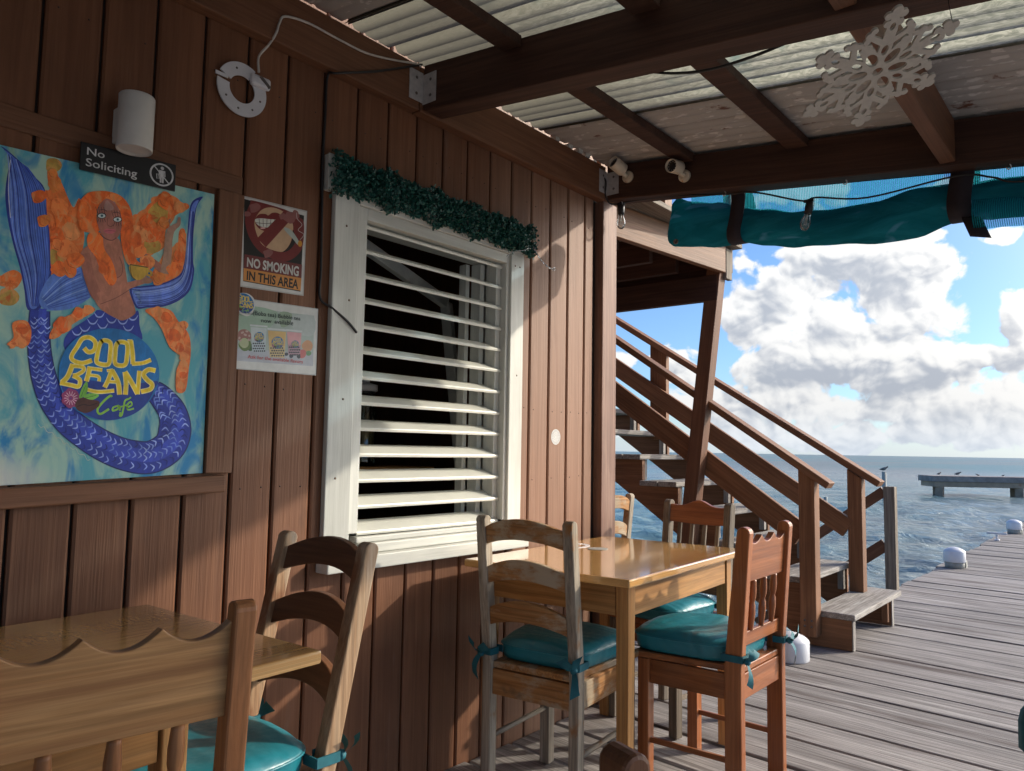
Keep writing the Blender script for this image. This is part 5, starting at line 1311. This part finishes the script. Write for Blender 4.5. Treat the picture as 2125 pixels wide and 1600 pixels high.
b1 = Vector(bp3(1289, 436, 0, 3.075)); b2 = Vector(bp3(1679, 432, 0, 3.045))
sbulb(tuple(b1), (0, 0, 1)); sbulb(tuple(b2), (.1, -.22, 1))
cpts = [(3.006, .02, 2.50), (2.995, -.052, 2.44), (3.0, -.050, 2.37), (3.03, -.052, 2.335), tuple(b1 + Vector((0, .03, .034))), tuple(b1 + Vector((0, 0, .036))), tuple(b1 + Vector((0, -.03, .034))), (3.06, -.34, 2.315), (3.0675, -.62, 2.27), (3.05, -.76, 2.245), tuple(b2 + Vector((0, .03, .036))), tuple(b2 + Vector((0, -.03, .038))), bp3(1800, 410, 0, 3.06), bp3(1985, 365, 0, 3.08), bp3(2060, 368, 0, 3.08), bp3(2130, 376, 0, 3.06), (3.05, -2.1, 2.06)]
mb = MB(); mb.tube(smoothline(cpts, 6), .0038, 8); mb.build('cord', m_black, sl_)

# ------------------------------------------------------------------ tables
def make_table(name, label, loc, rot, inx=.085):
    t = thing(name, label, 'table', loc, rot, 'wooden cafe tables')
    W, D = 1.0, .655
    n = 7
    top = MB(); 
    for k in range(n):
        a = -D / 2 + D * k / n; b = a + D / n; rn = random.random()
        v = []; gc = []
        vs = [(-W / 2, a, .760), (W / 2, a, .760), (W / 2, b, .760), (-W / 2, b, .760)]
        top.add(vs, [(0, 1, 2, 3)], [(p[0], p[1], 0) for p in vs], rn)
        vs = [(-W / 2, a, .734), (W / 2, a, .734), (W / 2, b, .734), (-W / 2, b, .734)]
        top.add(vs, [(3, 2, 1, 0)], [(p[0], p[1], 0) for p in vs], rn)
        for x in (-W / 2, W / 2):
            vs = [(x, a, .734), (x, b, .734), (x, b, .760), (x, a, .760)]
            top.add(vs, [(0, 1, 2, 3) if x < 0 else (3, 2, 1, 0)], [(0, p[1], p[2]) for p in vs], rn)
    for y in (-D / 2, D / 2):
        vs = [(-W / 2, y, .734), (W / 2, y, .734), (W / 2, y, .760), (-W / 2, y, .760)]
        top.add(vs, [(0, 1, 2, 3) if y < 0 else (3, 2, 1, 0)], [(p[0], p[2], 0) for p in vs], .4)
    o = top.build('tabletop', m_table, t)
    bm = bmesh.new(); bm.from_mesh(o.data); bmesh.ops.remove_doubles(bm, verts=bm.verts, dist=1e-5); bmesh.ops.recalc_face_normals(bm, faces=bm.faces); bm.to_mesh(o.data); bm.free()
    b = o.modifiers.new('bevel', 'BEVEL'); b.width = .005; b.segments = 2; b.limit_method = 'ANGLE'; b.angle_limit = R_(60)
    for sx in (-1, 1):
        for sy in (-1, 1):
            x, y = sx * (W / 2 - inx), sy * (D / 2 - .058)
            m = MB(); m.beam((x, y, .7335), (x, y, .002), (.046), .046, (0, 1, 0), taper=.85); m.build('leg', m_tableleg, t, .003)
    for sy in (-1, 1): MB().box(-W / 2 + inx + .027, W / 2 - inx - .027, sy * (D / 2 - .052) - .011, sy * (D / 2 - .052) + .011, .632, .7335, 0).build('apron', m_tableleg, t, .002)
    for sx in (-1, 1): MB().box(sx * (W / 2 - inx + .006) - .011, sx * (W / 2 - inx + .006) + .011, -D / 2 + .085, D / 2 - .085, .632, .7335, 1).build('apron', m_tableleg, t, .002)
    return t
make_table('cafe_table', 'varnished square cafe table beside the window, between three chairs', (2.528, -.405, 0), R_(3.0))
make_table('cafe_table', 'varnished cafe table nearest the viewer under the mermaid painting', (.415, -.440, 0), R_(2.5), .27)
# marks on the far table
cd = MB(); cd.lathe([(.042, 0), (.042, .0012), (.038, .0016)], (2.595, -.285, .7605), n=32); o = cd.build('coaster', plain('grey_printed_coaster', (.20, .19, .17), .5, 0, (.42, .40, .36), 170), origin=(2.595, -.285, .7605)); tag(o, 'small round grey patterned coaster on the far cafe table', 'coaster')
pr = MB(); v = []
for i in range(33):
    q = i / 32 * 6.1 + .3
    for r in (.055, .075): v.append((2.60 + r * 1.2 * math.cos(q) * (1 + .06 * math.sin(3 * q)), -.165 + r * .75 * math.sin(q), .7606))
pr.add(v, [(2 * i, 2 * i + 1, 2 * i + 3, 2 * i + 2) for i in range(32)]); o = pr.build('cloth_ring', m_plasticw, origin=(2.60, -.165, .7606), solid=.0012); tag(o, 'white ring shaped scrap lying at the far side of the far cafe table', 'paper ring')

# ------------------------------------------------------------------ chairs: local +x is the way the sitter faces, x = 0 the back
def side_poly(prof):      # prof: list of (x_back, x_front, z) from the floor up, rounded top
    L = [(a, z) for a, b, z in prof]; Rr = [(b, z) for a, b, z in prof]
    a, b, z = prof[-1]; r = (b - a) / 2; c = (a + b) / 2
    arc = [(c + r * math.cos(t), z + r * .9 * math.sin(t)) for t in np.linspace(0, math.pi, 9)][1:-1]
    return Rr + arc + L[::-1]
def build_post(parent, y0, y1, prof, mat):
    pts = side_poly(prof); mb = MB(); v = []; gc = []; k = len(pts)
    for y in (y0, y1):
        for x, z in pts: v.append((x, y, z)); gc.append((z, x, y))
    mb.add(v, [list(range(k))[::-1], list(range(k, 2 * k))] + [(i, (i + 1) % k, k + (i + 1) % k, k + i) for i in range(k)], gc)
    return mb.build('back_post', mat, parent, .004)
def back_board(parent, name, W, zlo, zhi, xf, mat, th=.02, bow=.018, n=28, bev=.003):
    """a board between the posts: zlo/zhi give its lower and upper edge across t in -1..1, xf its lean"""
    mb = MB(); v = []; gc = []
    for i in range(n + 1):
        t = -1 + 2 * i / n; y = t * W / 2; lo, hi = zlo(t), zhi(t)
        for x_, z in ((0, lo), (th, lo), (th, hi), (0, hi)):
            x = xf(z) + x_ - bow * (1 - t * t); v.append((x, y, z)); gc.append((y, z, x_))
    f = [(i * 4 + k, i * 4 + (k + 1) % 4, (i + 1) * 4 + (k + 1) % 4, (i + 1) * 4 + k) for i in range(n) for k in range(4)] + [(3, 2, 1, 0), (n * 4, n * 4 + 1, n * 4 + 2, n * 4 + 3)]
    mb.add(v, f, gc); return mb.build(name, mat, parent, bev)
def chair_base(c, W, D, leg, mat, apmat, splay=0.0, Wf=None, seatmat=None, flat_stretch=True):
    Wf = Wf or W
    for s in (-1, 1):
        m = MB(); m.beam((D - leg / 2, s * (Wf / 2 - leg / 2), .428), (D - leg / 2, s * (Wf / 2 - leg / 2), .002), leg, leg, (0, 1, 0)); m.build('front_leg', mat, c, .003)
        m = MB(); m.beam((leg * .9, s * (W / 2 - leg / 2), .385), (D - leg, s * (Wf / 2 - leg / 2), .385), .020, .082); m.build('apron', apmat, c, .002)
        m = MB()
        if flat_stretch: m.beam((.02, s * (W / 2 - leg / 2), .150), (D - leg * .9, s * (Wf / 2 - leg / 2), .150), .014, .018)
        else: m.tube([(.02, s * (W / 2 - leg / 2), .200), (D - leg * .9, s * (Wf / 2 - leg / 2), .200)], .009, 10)
        m.build('stretcher', mat, c, .002 if flat_stretch else 0)
    MB().box(D - leg / 2 - .010, D - leg / 2 + .010, -Wf / 2 + leg, Wf / 2 - leg, .344, .426, 1).build('apron', apmat, c, .002)
    MB().box(.010, .030, -W / 2 + leg * .9, W / 2 - leg * .9, .344, .426, 1).build('apron', apmat, c, .002)
    mb = MB(); v = []; gc = []
    for z in (.4295, .451):
        for x, y in ((.012, -W / 2 + leg * .92), (D + .018, -Wf / 2 - .010), (D + .018, Wf / 2 + .010), (.012, W / 2 - leg * .92)): v.append((x, y, z)); gc.append((x, y, z))
    mb.add(v, [(3, 2, 1, 0), (4, 5, 6, 7), (0, 1, 5, 4), (1, 2, 6, 5), (2, 3, 7, 6), (3, 0, 4, 7)], gc); mb.build('seat', seatmat or apmat, c, .004)
def ladder_chair(label, loc, rot, mat, slatmat, H=.93, rec=.06, W=.365, D=.415, leg=.040, group='ladder back chairs', foot=0.0):
    c = thing('ladder_back_chair', label, 'chair', loc, R_(rot), group)
    def xf(z): return -foot * (.45 - z) / .45 if z < .45 else -rec * (z - .45) / (H - .45)
    prof = [(xf(z), xf(z) + leg * (1.0 if z < .6 else 1.0 - .12 * (z - .6)), z) for z in (0.002, .2, .45, .6, .75, .85, H - .016)]
    for s in (-1, 1): build_post(c, s * W / 2 - (leg * .9 if s > 0 else 0), s * W / 2 + (leg * .9 if s < 0 else 0), prof, mat)
    iw = W - 1.7 * leg
    for z0, h, a in ((.842, .072, .026), (.712, .070, .028), (.575, .072, .030)):
        back_board(c, 'back_slat', iw, lambda t, z0=z0, a=a: z0 + a * .9 * (1 - t * t) - .004, lambda t, z0=z0, h=h, a=a: z0 + h * (1 - .10 * t * t) + a * (1 - t * t) - .012, lambda z: xf(z) + .006, slatmat)
    chair_base(c, W, D, leg, mat, slatmat, flat_stretch=False)
    return c
def wave_chair(label, loc, rot, mat, boardmat, H=.91, rec=.035, W=.40, D=.375, group='wave topped spindle chairs', lw=.058):
    c = thing('wave_back_chair', label, 'chair', loc, R_(rot), group)
    def xf(z): return 0 if z < .45 else -rec * (z - .45) / (H - .45)
    prof = [(xf(z), xf(z) + lw * k, z) for z, k in ((.002, 1.0), (.25, 1.0), (.45, 1.0), (.60, .95), (.75, .86), (H - .022, .78))]
    for s in (-1, 1): build_post(c, s * W / 2 - (.036 if s > 0 else 0), s * W / 2 + (.036 if s < 0 else 0), prof, mat)
    iw = W - .066
    def wave(t):
        u = (t + 1) / 2 * 3; k = u - math.floor(u) if u < 3 else 1.0
        return H - .060 + .026 * (2 * k - 1) ** 2 * (1 if 0 < u < 3 else 1)
    back_board(c, 'wave_rail', iw, lambda t: H - .185, wave, lambda z: xf(z) + .014, boardmat, .022, .0, 60, .002)
    back_board(c, 'lower_rail', iw, lambda t: .512, lambda t: .560, lambda z: xf(z) + .016, mat, .022, .0, 4)
    for k in range(3):
        y = (k - 1) * iw / 3.6; z0, z1 = .558, H - .183; x = xf((z0 + z1) / 2) + .026; L = z1 - z0
        mb = MB(); mb.lathe([(.008, 0), (.009, .03 * L), (.0115, .20 * L), (.0132, .34 * L), (.0115, .50 * L), (.0080, .56 * L), (.0095, .59 * L), (.0120, .66 * L), (.0125, .80 * L), (.010, .96 * L), (.010, L)], (x, y, z0), (xf(z1) - xf(z0), 0, L), 14)
        mb.build('spindle', mat, c)
    chair_base(c, W, D, .042, mat, mat, Wf=W + .02)
    return c
def crest_chair(label, loc, rot, mat, boardmat, H=.925, rec=.045, W=.37, D=.385):
    c = thing('crest_back_chair', label, 'chair', loc, R_(rot)); leg = .040
    def xf(z): return 0 if z < .45 else -rec * (z - .45) / (H - .45)
    prof = [(xf(z), xf(z) + leg, z) for z in (.002, .25, .45, .60, .75, H - .018)]
    for s in (-1, 1): build_post(c, s * W / 2 - (.036 if s > 0 else 0), s * W / 2 + (.036 if s < 0 else 0), prof, mat)
    iw = W - .066
    back_board(c, 'crest_rail', iw, lambda t: H - .100 - .006 * math.cos(t * 1.5), lambda t: H - .030 + .034 * math.exp(-(t / .42) ** 2) + .010 * t * t, lambda z: xf(z) + .010, boardmat, .022, .012, 40)
    back_board(c, 'lower_rail', iw, lambda t: .520, lambda t: .560, lambda z: xf(z) + .012, mat, .02, .0, 4)
    for k in range(4):
        y = (k - 1.5) * iw / 4.4; mb = MB(); mb.beam((xf(.56) + .022, y, .555), (xf(H - .1) + .010, y, H - .098), .024, .012, (1, 0, 0), taper=.8); mb.build('back_splat', mat, c, .002)
    chair_base(c, W, D, leg, mat, boardmat)
    return c
def cushion(label, loc, rot, Wb, Wf, D, group='teal vinyl seat cushions', lean=0.0, W=.36, ties=(1, 1), h=.070, z0=.4525, postd=.05):
    c = thing('seat_cushion', label, 'cushion', loc, R_(rot), group)
    n = 56; out = []
    def outline(k):     # rounded trapezoid, k insets it
        P = []
        for i in range(n):
            q = 2 * math.pi * i / n; cx_, sx_ = math.cos(q), math.sin(q); e = .42
            u = math.copysign(abs(cx_) ** e, cx_); w_ = math.copysign(abs(sx_) ** e, sx_)
            x = .035 + (D - .035) * (u + 1) / 2; wd = (Wb + (Wf - Wb) * (u + 1) / 2) / 2
            P.append((.035 + (D - .035) / 2 + (x - .035 - (D - .035) / 2) * k, w_ * wd * k))
        return P
    rings = []
    for k, z in ((.90, 0.0), (.965, .006), (.985, .022), (.990, h * .60), (1.003, h * .66), (1.003, h * .71), (.985, h * .77), (.93, h * .94), (.80, h * 1.03), (.55, h * 1.07), (.25, h * 1.08), (.05, h * 1.08)):
        rings.append([(x, y, z0 + z + (.006 * math.sin(x * 21) * math.cos(y * 17) if k < .95 and z > .03 else 0)) for x, y in outline(k)])
    mb = MB(); mb.loft(rings); mb.build('cushion_pad', m_vinyl, c)
    mb = MB(); P = outline(1.004); mb.tube([(x, y, z0 + h * .685) for x, y in P + P[:1]], .0032, 6, caps=False); mb.build('piping', m_vinyl, c)
    for s, on in zip((1, -1), ties):
        if not on: continue
        y = s * (W / 2 - .018); zt = z0 + .030; mb = MB()
        x0, x1 = -.006, postd; e = .022
        loop = [(.05, y - s * .03), (x1 + .004, y - s * e), (x1 + .003, y + s * e), (x0, y + s * e), (x0 - .003, y - s * e), (.03, y - s * e * 1.2)]
        for a_, b_ in zip(loop[:-1], loop[1:]): mb.beam((a_[0], a_[1], zt), (b_[0], b_[1], zt), .004, .022)
        K = Vector((x0 - .012, y + s * .010, zt - .004))
        mb.lathe([(0, -.013), (.010, -.008), (.013, 0), (.010, .008), (0, .013)], K, (.3, 1, .2), 8)
        for dx, dz, dy in ((-.012, -.075, .016), (-.022, .045, .030), (-.018, .030, -.030)):
            v = []
            E_ = K + Vector((dx, s * dy, dz))
            for i in range(6):
                t = i / 5; p = K.lerp(E_, t) + Vector((-.012 * math.sin(t * 3.1), s * .006 * math.sin(t * 4), 0)); wd = .006 + .013 * t ** .7
                v += [p + Vector((.2 * wd, s * wd * .8, wd * .5)), p - Vector((.2 * wd, s * wd * .8, wd * .5))]
            mb.add(v, [(2 * i, 2 * i + 1, 2 * i + 3, 2 * i + 2) for i in range(5)], None, .5, True)
        mb.build('tie', m_tie, c)
    return c
# at the far table
ladder_chair('worn grey ladder back chair with its back to the viewer at the far table', (1.972, -.432, 0), 6, m_grey_chair, m_slat_chair, rec=.055)
cushion('teal cushion on the worn grey ladder back chair', (1.972, -.432, 0), 6, .33, .38, .43, W=.365)
wave_chair('orange wooden chair with small wave topped back on the open side of the far table', (2.630, -.945, 0), 90, m_orange_chair, m_orange_chair)
cushion('large teal cushion on the orange wave backed chair', (2.630, -.945, 0), 90, .36, .44, .42, W=.40, postd=.062, h=.078)
crest_chair('grey chair with a humped orange crest rail behind the far table', (3.275, -.375, 0), 170, m_post, m_orange_chair)
cushion('teal cushion on the humped crest chair behind the far table', (3.275, -.375, 0), 170, .33, .40, .42, W=.37)
ladder_chair('sunlit ladder back chair mostly hidden behind the house corner post', (3.335, .14, 0), 88, m_grey_chair, m_slat_chair, rec=.05)
# at the near table
ladder_chair('brown ladder back chair with three arched slats at the end of the near table', (1.085, -.425, 0), 179, m_worn_brown, m_ladder_dark, rec=.105, foot=.03, W=.36, D=.42)
cushion('teal cushion on the brown ladder back chair', (1.085, -.425, 0), 179, .34, .42, .46, W=.36)
wave_chair('striped brown chair with a broad wave topped back at the left, nearest the viewer', (.515, -.815, 0), 82, m_ladder_brown, m_walnut, H=.91, rec=.04, W=.385, D=.37, lw=.046)
# only a post top in view, low in the foreground
wave_chair('dark chair whose rounded post top peeks up at the bottom edge of the photo', (.490, -1.789, 0), -20.5, m_ladder_dark, m_ladder_dark, H=.917, rec=.0, W=.372, D=.37, lw=.036)
# beyond the right edge: only the tie shows
so_ = thing('stool', 'low wooden stool past the right edge of the photo under the dark green cushion', 'stool', (2.745, -1.722, 0), R_(-90))
for s_ in (-1, 1): m = MB(); m.beam((.055, s_ * .10, .428), (.055, s_ * .10, .002), .042, .042, (0, 1, 0)); m.build('leg', m_ladder_dark, so_, .003)
for s_ in (-1, 1): m = MB(); m.beam((.33, s_ * .10, .428), (.33, s_ * .10, .002), .042, .042, (0, 1, 0)); m.build('leg', m_ladder_dark, so_, .003)
MB().box(.02, .38, -.15, .15, .4295, .451, 1).build('seat', m_ladder_dark, so_, .004)
cu_ = cushion('dark green cushion whose tie hangs into the right edge of the photo', (2.745, -1.722, 0), -90, .27, .30, .38, ties=(0, 0), group=None)
mb = MB()      # one loose tie, trailing from the cushion's back corner
for dx_, dz_, wd_ in ((.030, -.135, .017), (.018, -.10, .013)):
    v = []
    for i in range(9):
        t = i / 8; w_ = wd_ * (.45 + .75 * t)
        p = Vector((.045 - (.045 + dx_) * min(1, t * 1.5), -.135 - .072 * min(1, t * 1.4), .495 + .02 * math.sin(t * 3.1) + dz_ * t * t))
        v += [p + Vector((w_ * .5, -w_, 0)), p - Vector((w_ * .5, -w_, 0))]
    mb.add(v, [(2 * i, 2 * i + 1, 2 * i + 3, 2 * i + 2) for i in range(8)], None, .5, True)
mb.build('tie', m_tie, cu_, solid=.003)
